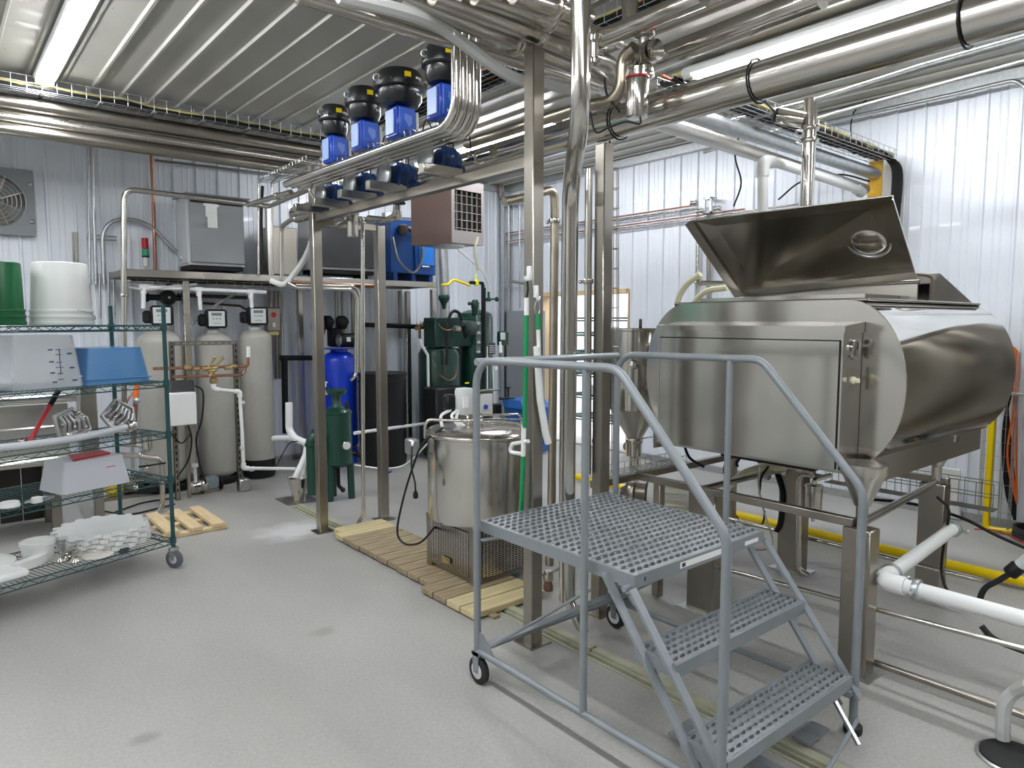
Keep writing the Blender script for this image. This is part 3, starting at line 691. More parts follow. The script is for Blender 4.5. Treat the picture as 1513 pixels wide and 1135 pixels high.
# cables below the tank
cable('black_cable','black cable looping down under the tank by the clear tube',[P(1135,690,X=3.9),P(1125,705,X=3.8),P(1122,730,X=3.8)],.007,black)
cable('braided_tube','thin braided tube hanging in front of the stand',[P(1122,690,X=3.45),P(1121,720,X=3.45),P(1130,760,X=3.45),P(1142,800,X=3.45),P(1132,812,X=3.45),P(1110,812,X=3.45)],.005,steelp)
cable('black_cable','black cable bundle hanging along the rear stand leg',[P(1148,700,X=4.3),P(1156,730,X=4.3),P(1153,770,X=4.3),P(1147,785,X=4.3)],.016,black)
cable('black_cable','black cable with a small coil above the yellow floor pipe',[P(1070,752,X=4.7),P(1085,760,X=4.7),P(1100,775,X=4.7),P(1125,775,X=4.7),P(1130,755,X=4.7)],.007,black)
for i,(a,c) in enumerate((((1010,655),(1040,690)),((1085,668),(1070,700)),((1100,668),(1090,690)))):
    cable('black_cable',['left','middle','right'][i]+' of the short black leads tucked under the tank box',[P(*a,X=3.7),P((a[0]+c[0])/2-6,(a[1]+c[1])/2+4,X=3.7),P(*c,X=3.7)],.009,black)
# wire basket cable tray left of the tank frame
def basket(name,label,p0,p1,wd,ht,m=galv,step=.05,cat='cable tray',nl=5,parent=None,up=None,r=.0028):
    p0,p1=V(p0),V(p1); t=(p1-p0).normalized(); s=t.cross(V(0,0,1)) if up is None else t.cross(V(up)); s.normalize(); z=s.cross(t).normalized(); L=(p1-p0).length; b=B()
    for k in range(nl): b.tube([p0+s*(-wd/2+wd*k/(nl-1)),p1+s*(-wd/2+wd*k/(nl-1))],r,5)
    for q in (-1,1):
        for h_ in ((1,) if ht<.06 else (.5,1)): b.tube([p0+s*q*wd/2+z*ht*h_,p1+s*q*wd/2+z*ht*h_],r,5)
    k=0
    while k*step<=L:
        c=p0+t*k*step; b.tube([c-s*wd/2+z*ht,c-s*wd/2,c+s*wd/2,c+s*wd/2+z*ht],r,5); k+=1
    if parent is not None: return b.build(name,m,parent)
    return tag(b.build(name,m),label,cat)
basket('cable_tray','low wire cable tray between the hopper and the tank frame',(3.72,2.79,.742),(2.92,2.79,.742),.13,.05)
basket('cable_tray','wire cable tray behind the stand legs under the tank',(4.75,1.3,.55),(4.75,2.3,.55),.10,.16,steeld,.09)
# ================================================================ HOPPER BESIDE THE TANK
hp=P(940,487,Y=3.22); HX=hp.x
hop=thing('cone_hopper','tall stainless cylinder with cone bottom just left of the big tank','hopper',(HX,3.22,.72))
b=B(); b.lathe((HX,3.22,0),[(.172,1.04),(.176,1.05),(.176,1.585),(.182,1.59),(.182,1.605),(.172,1.605)],48,cap=False); b.lathe((HX,3.22,0),[(.001,1.59),(.172,1.595)],48,cap=False); b.build('cylinder',steelv,hop)
b=B(); b.lathe((HX,3.22,0),[(.048,.83),(.176,1.045)],48,cap=False); b.build('cone',steel,hop)
b=B(); b.lathe((HX,3.22,0),[(.035,0),(.035,.70),(.052,.71),(.052,.80),(.060,.805),(.060,.825),(.048,.835)],24); b.rb((HX+.08,3.18,.835),(.12,.02,.008),.002); b.build('outlet',steelp,hop)
b=B(); b.lathe((HX-.16,3.10,1.36),[(.03,0),(.03,.02),(.012,.03),(.012,.06)],14,axis=(-.7,-.7,0)); b.build('port',steelp,hop)
b=B(); b.tube(spline([(HX+.02,3.2,1.61),(HX+.08,3.25,1.66),(HX+.14,3.3,1.62)]),.012,8); b.build('hose_stub',black,hop)
t=thing('reflection_tank','unseen dull steel tank added beyond the right edge for the big tank to reflect','tank',(5.95,.72,0))  # unseen tank, added to give the big tank's shell something dark to reflect
b=B(); b.lathe((5.95,.72,0),[(.001,.2),(.55,.22),(.58,.30),(.58,2.0),(.5,2.1),(.001,2.15)],48); b.build('shell',steeld,t)
for a in (.5,2.1,3.7,5.3): B().cyl((5.95+.48*math.cos(a),.72+.48*math.sin(a),0),(5.95+.48*math.cos(a),.72+.48*math.sin(a),.32),.04).build('leg',steeld,t)
# ================================================================ RIGHT FOREGROUND: drain pipe, floor rail, cables
t=thing('drain_pipe','thick white plastic drain pipe with an elbow clamped to the stand legs','pipe',(3.3,1.34,.46))
A_,B_,C_=V(4.50,1.425,.47),V(3.32,1.335,.465),V(3.36,-1.6,.44)
b=B(); b.tube([A_,B_,C_],.034,20,.05); b.build('pipe_run',whitep,t)
b=B(); b.tube([B_+(A_-B_).normalized()*.11,B_,B_+(C_-B_).normalized()*.10],.042,20,.055); b.build('elbow',whitep,t)
for q,d_ in ((B_+(A_-B_)*.1,(A_-B_)),(B_+(A_-B_)*.96,(A_-B_)),(B_+(C_-B_)*.05,(C_-B_))): clamp(q,d_,.034,t,galv)
b=B(); b.cyl((3.31,1.36,.50),(3.33,1.34,.465),.012,n=8); b.build('clamp_bolt',galv,t)
pipe('floor_rail','stainless rail running above the floor from the stand toward the right edge','rail',[(3.36,3.0,.24),(3.36,-1.6,.42)],.012,steelp)
pipe('low_rail','lower stainless tube near the floor by the front stand leg','rail',[(3.37,1.43,.04),(3.42,-1.6,.04)],.016,steeld)
pipe('floor_pipe','yellow pipe lying along the floor behind the tank stand','pipe',[(5.14,-1.6,.05),(5.10,5.2,.05)],.032,yellow)
cable('black_cable','black cable from the rear stand leg drooping toward the floor',[P(1385,735,X=4.5),P(1402,755,X=4.4),P(1395,800,X=4.4),P(1392,850,X=4.4),P(1415,885,X=4.2),P(1513,908,X=4.0)],.008,black)
cable('black_cable','long black cable crossing from under the tank to the right edge',[P(1290,738,X=4.8),P(1350,745,X=4.9),P(1420,765,X=4.9),P(1470,790,X=4.9),P(1520,812,X=4.9)],.010,black)
cable('black_cable','thick black cable curving to the plug at the right edge',[P(1450,905,X=3.9),P(1447,890,X=3.9),P(1455,870,X=3.9),P(1475,858,X=3.9),P(1492,848,X=3.9)],.014,rubber)
cable('black_cable','thick black cable lying below the white drain pipe at the right edge',[P(1450,925,X=3.7),P(1470,945,X=3.7),P(1520,965,X=3.7)],.014,rubber)
t=thing('power_plug','black and grey power connector at the right edge','plug',P(1497,840,X=3.9))
q=P(1490,849,X=3.9); e_=P(1520,825,X=3.9); d_=(e_-q).normalized(); b=B(); b.lathe(q,[(.018,0),(.034,.01),(.034,.06),(.028,.07)],16,axis=d_); b.build('collar',black,t)
b=B(); b.lathe(q+d_*.07,[(.026,0),(.026,.12)],16,axis=d_); b.build('sleeve',greyl,t)
cable('red_cable','thin red cable on the floor near the yellow cable rack',[P(1440,782,X=5.6),P(1475,785,X=5.4),P(1520,805,X=5.2)],.005,red)
# floor drain cover and grey hose at the lower right corner
dc=P(1500,1122,Z=0); t=thing('drain_cover','round black floor drain cover at the lower right corner','drain',(dc.x,dc.y,0))
b=B(); b.lathe((dc.x,dc.y,0),[(.115,.0),(.115,.012),(.10,.018),(.001,.02)],32); b.build('cover',rubber,t)
b=B(); b.lathe((dc.x,dc.y,0),[(.118,.0),(.13,.004),(.118,.008)],32,cap=False); b.build('ring',galv,t)
cable('drain_hose','grey hose dropping into the round floor drain','' or [P(1482,1092,X=3.15),P(1482,1070,X=3.15),P(1485,1040,X=3.15),P(1500,1022,X=3.15),P(1522,1012,X=3.1)],.026,clearh,cat='hose')
# ================================================================ PIPE FRAME (four posts, long beam, stub beams)
pf=thing('pipe_rack','square-tube stainless frame on four posts carrying the overhead pipes','frame',(2.32,3.9,0))
s=.072
for (x,y,z1) in ((2.32,5.14,2.82),(2.32,2.63,2.96),(2.86,5.13,2.42),(2.86,2.67,2.60)):
    b=B(); b.rb((x,y,z1/2),(s,s,z1),.005); p_=b.build('post',steeld,pf)
    b=B(); b.box(x-.07,y-.07,0,x+.07,y+.07,.008); b.build('foot_plate',steeld,p_)
b=B(); b.rb((2.33,3.90,2.43),(.055,2.50,.055),.003); b.build('long_beam',steeld,pf)
for y in (4.68,4.28,3.90,3.30,5.0): b=B(); b.rb((2.23,y,2.475),(.26,.055,.055),.003); b.build('stub_beam',steel,pf)
b=B(); b.rb((2.59,5.13,2.40),(.5,.05,.05),.003); b.build('cross_beam',steeld,pf)
# ================================================================ FOUR PIPES SIDE BY SIDE THAT TURN UP TO THE CEILING
for i in range(4):
    x=2.06+i*.052; yb=P(674+10*i,150,X=x).y
    lab=['nearest of the four parallel polished pipes turning up at the bend','second of the four parallel polished pipes from the open floor side','third of the four parallel polished pipes from the open floor side','rearmost of the four parallel polished pipes turning up at the bend'][i]
    pipe('process_pipe',lab,'pipe',[(x,5.05,2.64),(x,yb,2.62),(x,yb,ZC-.02)],.0245,steelp,.13,'four parallel pipes under the actuators',n=14)
t=thing('pipe_clip','stainless hook clip at the far end of the four parallel pipes','clip',P(462,290,X=2.2)); q=P(462,285,X=2.1)
b=B(); b.tube(spline([q+V(0,0,.06),q+V(-.02,0,.02),q+V(0,0,-.02),q+V(.03,0,-.06)]),.012,8); b.build('hook',steelp,t)
pipe('process_pipe','thin polished pipe running on from the parallel pipes toward the left wall','pipe',[(2.12,5.1,2.60),(2.12,6.0,2.62)],.02,steelp,.06,clamps=(.3,))
pipe('process_pipe','second thin pipe below it bending down to the platform','pipe',[P(468,315,Y=5.3),P(430,325,Y=5.9),P(416,335,Y=6.2),P(416,412,Y=6.2)],.02,steel,.06,clamps=(.35,))
# ================================================================ PNEUMATIC ACTUATOR VALVES
def actuator(loc,R0,lab,first=None):
    t=thing('control_valve',lab,'valve',loc,0,'row of blue and black control valves'); x,y,z=loc
    # z = bottom of blue box
    b=B(); zt=z+.20
    b.lathe((x,y,zt),[(R0*.35,.0),(R0*.75,.01),(R0*.9,.04),(R0*.92,.095),(R0*1.08,.10),(R0*1.12,.106),(R0*1.12,.118)],36); b.build('lower_housing',blackg,t)
    b=B(); b.lathe((x,y,zt+.118),[(R0*1.12,0),(R0*1.12,.010),(R0*.93,.016),(R0*.92,.075),(R0*.84,.092),(.001,.098)],36); d=b.build('upper_housing',blackg,t)
    b=B()
    for k in range(12):
        th=2*PI*k/12+.2; b.cyl((x+R0*1.06*math.cos(th),y+R0*1.06*math.sin(th),zt+.10),(x+R0*1.06*math.cos(th),y+R0*1.06*math.sin(th),zt+.14),.007,n=6)
    b.build('flange_bolt',black,t,kind='stuff')
    th=PI*.93; c=V(x+R0*.99*math.cos(th),y+R0*.99*math.sin(th),zt+.165); ring_=[c+V(.6,-.8,0)*.02*math.cos(a)+V(0,0,.02)*math.sin(a) for a in [2*PI*k/14 for k in range(14)]]
    b=B(); b.tube(ring_,.0055,8,closed=True); b.build('eye_bolt',galv,t)
    a1=math.atan2(-y,-x); nrm=V(math.cos(a1),math.sin(a1),0); 
    def plate(ang,w_,h_,zz,m,name):
        b=B(); K=4; vs=[]
        for k in range(K+1):
            th=a1+ang+(k/K-.5)*w_/R0
            for hh in (-h_/2,h_/2): vs.append((x+R0*.945*math.cos(th),y+R0*.945*math.sin(th),zt+zz+hh))
        b.add(vs,[(2*k,2*k+2,2*k+3,2*k+1) for k in range(K)]); b.build(name,m,t)
    plate(.35,.045,.03,.165,yellow,'yellow_label'); plate(.95,.06,.016,.155,greyl,'maker_plate'); plate(.95,.05,.012,.06,greyl,'maker_plate')
    b=B(); b.rb((x,y,z+.10),(.135,.15,.185),.012); bx=b.build('positioner_box',blue,t)
    b=B(); b.rb((x+.0,y-.080,z+.10),(.11,.014,.165),.005); b.build('box_cover',mat('positioner_cover',(.03,.12,.62),.3) if 'positioner_cover' not in MATS else MATS['positioner_cover'],bx)
    b=B(); b.prism([(x-.025,y-.0875,z+.115),(x+.01,y-.0875,z+.065),(x+.03,y-.0875,z+.09),(x+.03,y-.0875,z+.135),(x-.02,y-.0875,z+.145)],(0,-.001,0)); b.build('logo_patch',mat('logo_patch',(.16,.28,.75),.3) if 'logo_patch' not in MATS else MATS['logo_patch'],bx)
    b=B(); b.rb((x-.074,y+.0,z+.10),(.012,.10,.15),.004); b.build('side_highlight',mat('pale_blue_highlight',(.30,.42,.75),.3) if 'pale_blue_highlight' not in MATS else MATS['pale_blue_highlight'],bx)  # pale strip paints the highlight on the left face of the box
    b=B(); b.rb((x+.078,y-.03,z+.10),(.022,.09,.14),.004); b.build('gauge_block',greyl,bx)
    b=B(); b.cyl((x,y,z-.17),(x,y,z+.01),.014); b.cyl((x,y+.045,z-.15),(x,y+.045,z+.01),.008,n=8); b.cyl((x,y-.045,z-.15),(x,y-.045,z+.01),.008,n=8); b.lathe((x,y,z-.06),[(.03,0),(.03,.02)],14); b.build('yoke',steelp,t)
    # air lines
    b=B()
    for k in range(4):
        yy_=y-.09-.02*k; b.tube(spline([(x+.02*k-.04,y-.07,z+.06),(x+.03*k-.05,yy_-.04,z+.02),(x-.03+.02*k,yy_,z-.06),(x,y-.03,z-.1)]),.004,6)
    b.build('air_line',steelp,t,kind='stuff')
    # valve body and clamps
    b=B(); b.lathe((x,y,z-.27),[(.035,-.02),(.055,-.01),(.062,.02),(.062,.06),(.05,.09),(.03,.10)],20); b.lathe((x-.03,y,z-.235),[(.025,-.09),(.04,-.085),(.04,-.065),(.025,-.06),(.025,.06),(.04,.065),(.04,.085),(.025,.09)],16,axis='x'); b.build('valve_body',steelp,t)
    b=B(); b.lathe((x-.13,y,z-.225),[(.03,-.01),(.074,-.005),(.08,.0),(.08,.012),(.07,.016),(.03,.02)],24,axis='x'); b.build('flange',galv,t)
    b=B(); b.lathe((x-.075,y-.01,z-.225),[(.05,0),(.085,.006),(.09,.02),(.078,.035),(.088,.055),(.088,.075),(.078,.09),(.085,.11),(.07,.15),(.03,.17)],24,axis='x'); b.lathe((x+.05,y-.07,z-.27),[(.02,0),(.028,.01),(.02,.05)],12,axis=(0,-1,-.3)); b.build('regulator_body',bluedk,t)
    return t
AX=2.36
for (px,R0,lab) in (((496,222),.100,'control valve farthest left in the row, smallest black dome'),((540,203),.118,'second control valve from the left, medium black dome'),((592,186),.150,'third control valve from the left, widest black dome'),((655,158),.110,'fourth control valve, beside the vertical pipe bundle')):
    p=P(px[0],px[1]+22,X=AX); actuator((p.x,p.y,p.z),R0,lab)
b=B()
for k in range(9):
    y=3.35+.17*k; b.tube(spline([(2.47,y,2.62),(2.5,y+.06,2.75),(2.46,y+.11,2.86+.02*(k%3)),(2.44,y+.16,2.72)]),.004,6)
tag(b.build('sensor_leads',black),'loose thin black leads and tubes behind the control valves','cable',kind='stuff')
pipe('manifold_pipe','stainless manifold pipe behind the control valves','pipe',[(2.52,5.05,2.60),(2.52,3.2,2.60)],.03,steelp,clamps=(.12,.3,.42,.55,.68,.8,.92))
for i,(px,py) in enumerate(((655,258),(578,282),(510,300))):
    q=P(px,py,X=2.55)
# filter cup and small drops under the beams
t=thing('filter_cup','polished stainless filter cup hanging under the long beam','filter',P(520,350,X=2.5)); q=P(521,350,X=2.5); b=B(); b.lathe(q,[(.04,0),(.042,.01),(.042,.16),(.05,.165),(.05,.18),(.02,.19)],20); b.build('cup',steelp,t); b=B(); b.tube([q+V(0,0,.19),q+V(0,0,.25),q+V(-.02,.2,.27)],.014,10,.03); b.build('inlet',steelp,t)
t=thing('filter_cup','short stainless cup valve left of the hanging filter cup','valve',P(490,320,X=2.5)); q=P(488,322,X=2.5); b=B(); b.lathe(q,[(.02,0),(.05,.01),(.05,.04),(.02,.05)],16); b.rb(q+V(0,0,-.03),(.06,.02,.05),.004); b.build('cup',steeld,t)
pipe('drop_pipe','polished pipe bending down from the frame near the post','pipe',[P(515,325,X=2.6),P(536,322,X=2.6),P(536,600,X=2.6),P(537,760,X=2.6),P(528,775,X=2.6),P(528,785,X=2.6)],.016,steelp,.04,clamps=(.02,.1))
t=thing('hand_valve','black-handled valve with short bent pipe under the stub beams','valve',P(590,300,X=2.7)); q=P(590,312,X=2.7)
b=B(); b.cyl(q,q+V(0,0,.05),.012,n=8); b.build('stem',steelp,t); b=B(); b.lathe(q+V(0,0,.05),[(.045,0),(.05,.006),(.045,.014),(.01,.018)],18); b.build('hand_wheel',black,t)
b=B(); b.tube([q+V(-.02,.25,-.05),q+V(0,.06,-.05),q+V(0,.0,-.05),q+V(0,0,.0)],.018,10,.03); b.build('pipe_run',steelp,t)
pipe('loop_pipe','small looped stainless pipe between the dark cabinet and the brown heater','pipe',[P(545,322,X=2.9),P(572,325,X=2.9),P(585,318,X=2.9),P(585,285,X=2.9)],.024,steelp,.07)
# ================================================================ TALL VERTICAL PIPES BETWEEN THE POSTS
pipe('vertical_pipe','thick polished vertical pipe with a kink in the middle of the room','pipe',[PD(858,-60,3.1),PD(858,180,3.1),PD(843,268,3.62),PD(838,700,3.62),PD(838,888,3.62)],.043,steelp,.25,n=24)
pipe('slanted_pipe','slanted polished pipe end near the floor behind the ladder','pipe',[P(840,886,X=2.62),P(868,948,X=2.62)],.030,steelp)
pipe('vertical_pipe','brownish vertical pipe with a bent top right of the first square post','pipe',[P(745,298,Y=3.1),P(790,288,Y=3.1),P(819,278,Y=3.1),P(820,310,Y=3.1),P(815,740,Y=3.1),P(812,835,Y=3.1)],.026,stain,.09,clamps=(.22,),n=14)
t=thing('ball_valve','handled stainless drain valve at the foot of the brownish pipe','valve',P(808,860,Y=3.1)); q=P(810,848,Y=3.1)
b=B(); b.lathe(q,[(.022,-.05),(.032,-.04),(.032,.0),(.024,.02)],14); b.cyl(q,q+V(-.1,-.02,.02),.008,n=8); b.cyl(q,q+V(.09,-.03,.03),.01,n=8); b.build('valve_body',steel,t)
b=B(); b.lathe(q-V(0,0,.17),[(.02,0),(.03,.01),(.03,.1),(.022,.12)],14); o=b.build('end_cap',copper,t); o.data.materials[0]=mat('rusty_cap',(.22,.12,.09),.5,.3)
pipe('vertical_pipe','slim polished vertical pipe with a clamp between the thick pipe and the rear post','pipe',[P(870,250,X=2.8),P(869,405,X=2.8),P(868,700,X=2.8)],.021,steelp,clamps=(.36,),n=14)
cable('black_cable','thin black cable running down beside the rear square post',[P(900,195,X=2.95),P(903,260,X=2.95),P(902,400,X=2.95),P(898,600,X=2.95),P(895,700,X=2.95)],.006,black)
basket('cable_ladder','vertical wire cable ladder behind the rear square post',P(905,250,X=3.0),P(905,700,X=3.0),.05,.03,steeld,.11,'cable tray',2,up=(1,-.8,0))
# ================================================================ OVERHEAD PIPES
def over(pts,r,lab,m=steelp,cl=(),fil=None,name='overhead_pipe',n=20): return pipe(name,lab,'pipe',pts,r,m,fil,'overhead pipes',cl,n)
over([(2.84,-1.9,2.69),(2.84,6.7,2.69)],.083,'thickest overhead pipe, running from the right edge above the rear posts')
cable('clear_hose','pale hose strapped along the thickest overhead pipe',[(2.80,-1.5,2.80),(2.80,.8,2.80),(2.79,1.6,2.795),(2.79,2.1,2.80)],.028,clearh,cat='hose')
for i,y in enumerate((.95,1.75,2.55)):
    ring_=[V(2.84+.092*math.cos(a),y,2.69+.092*math.sin(a)) for a in [2*PI*k/20 for k in range(20)]]
    o=B().tube(ring_,.0045,6,closed=True).build('strap',black); tag(o,['black strap on the thickest overhead pipe, nearest the right edge','black strap on the thickest overhead pipe, middle one','black strap on the thickest overhead pipe, above the rear post'][i],'strap')
over([P(690,213,X=2.62),P(868,156,X=2.62),P(905,150,X=2.62),P(918,132,X=2.62),P(920,85,X=2.62),P(938,70,X=2.62)],.030,'overhead pipe that loops up to the red-capped valve',stain,(),.09)
over([P(880,61,Z=2.98),P(1040,-6,Z=2.98)],.042,'short overhead pipe leaving the top edge above the red-capped valve',steelp,(.03,))
over([P(962,92,Z=3.0),P(1215,-6,Z=3.0)],.055,'overhead pipe running from the red-capped valve to the top edge',steelp,())
over([P(950,118,X=3.2),P(1300,20,X=3.2),P(1520,-45,X=3.2)],.045,'overhead pipe just below the glowing lamp') if 0 else None
over([P(930,-10,X=3.0),P(933,60,X=3.0)],.045,'short vertical pipe dropping from the ceiling behind the red cap')
# cross pipes running left to right overhead
YA=2.92
over([P(440,-7,Y=YA),P(780,96,Y=YA),P(850,118,Y=YA),P(1000,165,Y=YA)],.034,'lowest overhead cross pipe, in front of the pipe bundle',steel)
cable('clear_hose','cloudy hose snaking along the lowest overhead cross pipe',[P(500,-6,Y=2.75),P(598,18,Y=2.75),P(651,40,Y=2.78),P(690,68,Y=2.8),P(730,98,Y=2.8),P(765,117,Y=2.8),P(800,122,Y=2.8),P(843,132,Y=2.8)],.030,clearh,cat='hose')
over([P(590,-8,Y=2.76),P(750,57,Y=2.76),P(850,98,Y=2.76),P(905,120,Y=2.76),P(930,140,Y=2.76),P(960,150,Y=2.76)],.048,'overhead cross pipe resting on the tall front post',steel,(.39,),.12)
over([P(640,-8,Y=2.64),P(775,43,Y=2.64),P(850,75,Y=2.64),P(900,95,Y=2.64),P(925,128,Y=2.64)],.046,'overhead cross pipe second from the tall front post',steel,(.48,),.12)
over([P(702,-8,Y=2.52),P(808,27,Y=2.52),P(860,45,Y=2.52),P(905,60,Y=2.52)],.042,'overhead cross pipe third from the tall front post',steel,(.5,),.1)
over([P(758,-8,Y=2.42),P(830,14,Y=2.42),P(870,27,Y=2.42)],.040,'overhead cross pipe nearest the viewer, clamped at the thick vertical pipe',steel,(.55,),.1)
over([P(870,45,Y=3.0),P(945,75,Y=3.0)],.03,'short cross pipe behind the thick vertical pipe',steel)
# red-capped valve cluster with a filter housing
t=thing('red_capped_valve','stainless valve cluster with red caps under the ceiling pipes','valve',P(950,75,X=2.72))
q=P(952,80,X=2.75)
b=B(); b.lathe(q-V(0,.05,0),[(.03,0),(.055,.005),(.055,.03),(.035,.04),(.035,.08),(.06,.09),(.06,.12),(.035,.13)],18,axis='y'); b.lathe(q-V(0,0,.09),[(.03,0),(.045,.005),(.045,.03),(.03,.04),(.03,.16),(.05,.17),(.05,.19)],18); b.build('valve_body',steelp,t)
b=B(); b.lathe(q+V(0,0,.10),[(.04,0),(.052,.004),(.05,.02),(.02,.03)],18); b.build('red_cap',red,t)
b=B(); b.lathe(q+V(0,0,.125),[(.05,0),(.055,.006),(.03,.02)],18); b.build('black_cap',black,t)
clamp(q+V(0,-.07,0),(0,1,0),.035,t); clamp(q+V(0,.09,0),(0,1,0),.035,t); clamp(q+V(0,0,-.1),(0,0,1),.035,t)
q=P(941,175,X=2.62)
t=thing('filter_housing','polished cylindrical filter housing hanging in front of the thickest pipe','filter',q)
b=B(); b.lathe(q,[(.02,-.0),(.05,.004),(.053,.012),(.053,.17),(.05,.18),(.03,.19),(.03,.23)],28); b.build('housing',steelp,t)
b=B(); b.lathe(q+V(0,0,.18),[(.055,0),(.055,.008)],20); b.build('red_seal',red,t)
cable('black_cable','black cable looping under the filter housing',[P(872,165,X=2.6),P(880,195,X=2.6),P(900,188,X=2.6),P(925,180,X=2.6),P(945,183,X=2.6),P(946,172,X=2.6)],.005,black)
cable('black_cable','short black cable hanging above the looping one',[P(893,115,X=2.6),P(897,140,X=2.6),P(915,165,X=2.6)],.006,black)
t=thing('dump_valve','stainless diverter valve at the joint of the thick vertical pipe','valve',P(880,70,X=2.35)); q=P(878,75,X=2.35)
b=B(); b.lathe(q-V(0,0,.06),[(.02,0),(.03,.005),(.03,.02),(.018,.03),(.018,.09),(.03,.1),(.03,.12)],14); b.cyl(q,q+V(.05,0,.0),.012,n=8); b.rb(q+V(.02,0,.07),(.05,.02,.02),.003); b.build('valve_body',steelp,t)
# cable trays near the ceiling
def cables(name,lab,p0,p1,wd,n_,mats,r=.009,sag=.012,z=.02):
    p0,p1=V(p0),V(p1); t=(p1-p0); L=t.length; s_=t.normalized().cross(V(0,0,1)); s_=s_.normalized() if s_.length>.1 else V(0,1,0)
    up=s_.cross(t.normalized()).normalized()
    for mi,(m,cnt,lb) in enumerate(mats):
        b=B()
        for k in range(cnt):
            o0=random.uniform(-wd/2,wd/2); K=int(L/.25)+2; b.tube([p0+t*j/K+s_*(o0+random.uniform(-sag,sag))+up*(z+random.uniform(0,sag*2)+mi*.02) for j in range(K+1)],r*random.uniform(.7,1.2),6)
        tag(b.build(name,m),lb+' '+lab,'cable',kind='stuff')
tr=thing('cable_tray','long wire basket tray below the ceiling along the left wall','cable tray',(1.2,6.80,3.45))
basket('tray_wire','',(XL+.1,6.80,3.44),(3.25,6.80,3.44),.20,.10,galv,.10,nl=5,parent=tr)
cables('cable_bundle','in the tray along the left wall',(XL+.1,6.80,3.44),(3.25,6.80,3.44),.15,0,[(black,16,'black cable bundle'),(yellowc,4,'yellow cables')],.011)
tr=thing('cable_tray','wire basket tray overhead behind the cross pipes','cable tray',(3.3,3.3,3.42))
basket('tray_wire','',(3.35,5.9,3.42),(3.35,.5,3.42),.30,.10,galv,.10,nl=6,parent=tr)
cables('cable_bundle','in the overhead tray behind the cross pipes',(3.35,5.9,3.43),(3.35,.5,3.43),.22,0,[(black,18,'black cable bundle'),(orange,2,'orange cables'),(yellowc,2,'yellow cables'),(mat('brown_cable',(.16,.06,.04),.5),3,'brown cables')],.013)
tr=thing('cable_tray','wire basket tray reaching the right wall above the open lid','cable tray',(5,2.74,3.02))
basket('tray_wire','',(3.5,2.74,3.05),(6.46,2.74,3.03),.20,.08,galv,.10,nl=5,parent=tr)
cables('cable_bundle','in the tray above the open lid',(3.5,2.74,3.05),(6.46,2.74,3.03),.14,0,[(black,14,'black cable bundle'),(yellowc,4,'yellow cables'),(orange,1,'orange cable')],.011)
over([(3.0,2.80,2.96),(6.46,2.80,2.93)],.05,'pipe running under the cable tray above the open lid',galv)
tr=thing('cable_tray','vertical tray holding a broad yellow strip above the lid corner','cable tray',(6.47,2.80,2.2))
b=B(); b.box(6.44,2.75,1.5,6.46,2.86,3.05); b.build('yellow_strip',mat('amber_strip',(.72,.42,.03),.45),tr)
b=B()
for k in range(6):
    b.tube(spline([(6.40,2.74-.006*k,3.06),(6.46,2.71-.010*k,3.03),(6.50,2.68-.014*k,2.9),(6.49,2.69-.014*k,2.4),(6.49,2.70-.012*k,1.5)]),.011,7)
b.build('cable_drop',black,tr,kind='stuff')
# sloping white pipe and steel pipe over the tank
pipe('steel_line','thin-walled steel pipe sloping above the big tank','pipe',[P(968,178,X=2.95),P(1100,222,X=4.2),P(1278,280,X=6.3)],.045,steel)
t=thing('white_line','white plastic pipe with elbow rising from behind the open lid','pipe',P(1125,300,X=4.9))
pts=[P(1127,330,X=4.3),P(1127,238,X=4.3),P(1150,241,X=4.5),P(1265,279,X=6.05)]
b=B(); b.tube(pts,.034,16,.06); b.build('pipe_run',whitep,t); b=B(); b.tube([pts[1]-V(0,0,.1),pts[1],pts[1]+(pts[2]-pts[1]).normalized()*.12],.042,16,.06); b.build('elbow',whitep,t); b=B(); b.tube([pts[3],pts[3]+V(.1,0,-.02)],.045,16); b.build('coupling',greyl,t)
pipe('vertical_pipe','stout polished column pipe rising behind the open lid','pipe',[(4.5,2.39,1.76),(4.5,2.39,3.09)],.043,steelp,clamps=(.86,.8),n=20)
t=thing('lamp_head','stainless cylindrical lamp head with black cap beside the stout column pipe','lamp',P(1170,172,X=4.4)); q=P(1148,170,X=4.35); e_=P(1188,178,X=4.42); d_=(e_-q).normalized()
b=B(); b.lathe(q,[(.045,0),(.052,.01),(.052,(e_-q).length)],20,axis=d_); b.build('barrel',steelp,t); b=B(); b.lathe(q-d_*.03,[(.02,0),(.05,.02),(.052,.032)],20,axis=d_); b.build('cap',black,t)
cable('black_cable','black lead from the lamp head up over the thickest pipe',[P(1147,168,X=4.35),P(1130,150,X=3.9),P(1105,130,X=3.2),P(1095,118,X=2.9)],.008,black)
over([P(1000,205,X=4.5),P(1060,185,X=4.5),P(1203,150,X=4.5),P(1360,100,X=4.5),P(1520,55,X=4.5)],.022,'slim conduit crossing above the open lid to the right edge',galv,(.1,.2))
over([P(1040,225,X=5.2),P(1240,165,X=5.2),P(1520,88,X=5.2)],.014,'slim conduit behind and below the other near the right edge',galv)
cable('hanging_lead','thin black lead hanging left of the white pipe elbow',[P(1093,165,X=4.5),P(1094,190,X=4.5),P(1086,230,X=4.5),P(1095,270,X=4.5),P(1084,305,X=4.5)],.006,black)
cable('hanging_lead','thin black lead looping on the right wall near the ceiling',[P(1280,148,X=6.4),P(1262,165,X=6.5),P(1257,190,X=6.5),P(1260,220,X=6.5)],.006,black)
cable('wall_cable','pair of thin black cables slanting behind the white pipe',[P(1150,295,X=6.3),P(1185,268,X=6.3),P(1240,258,X=6.3),P(1285,268,X=6.3)],.008,black)
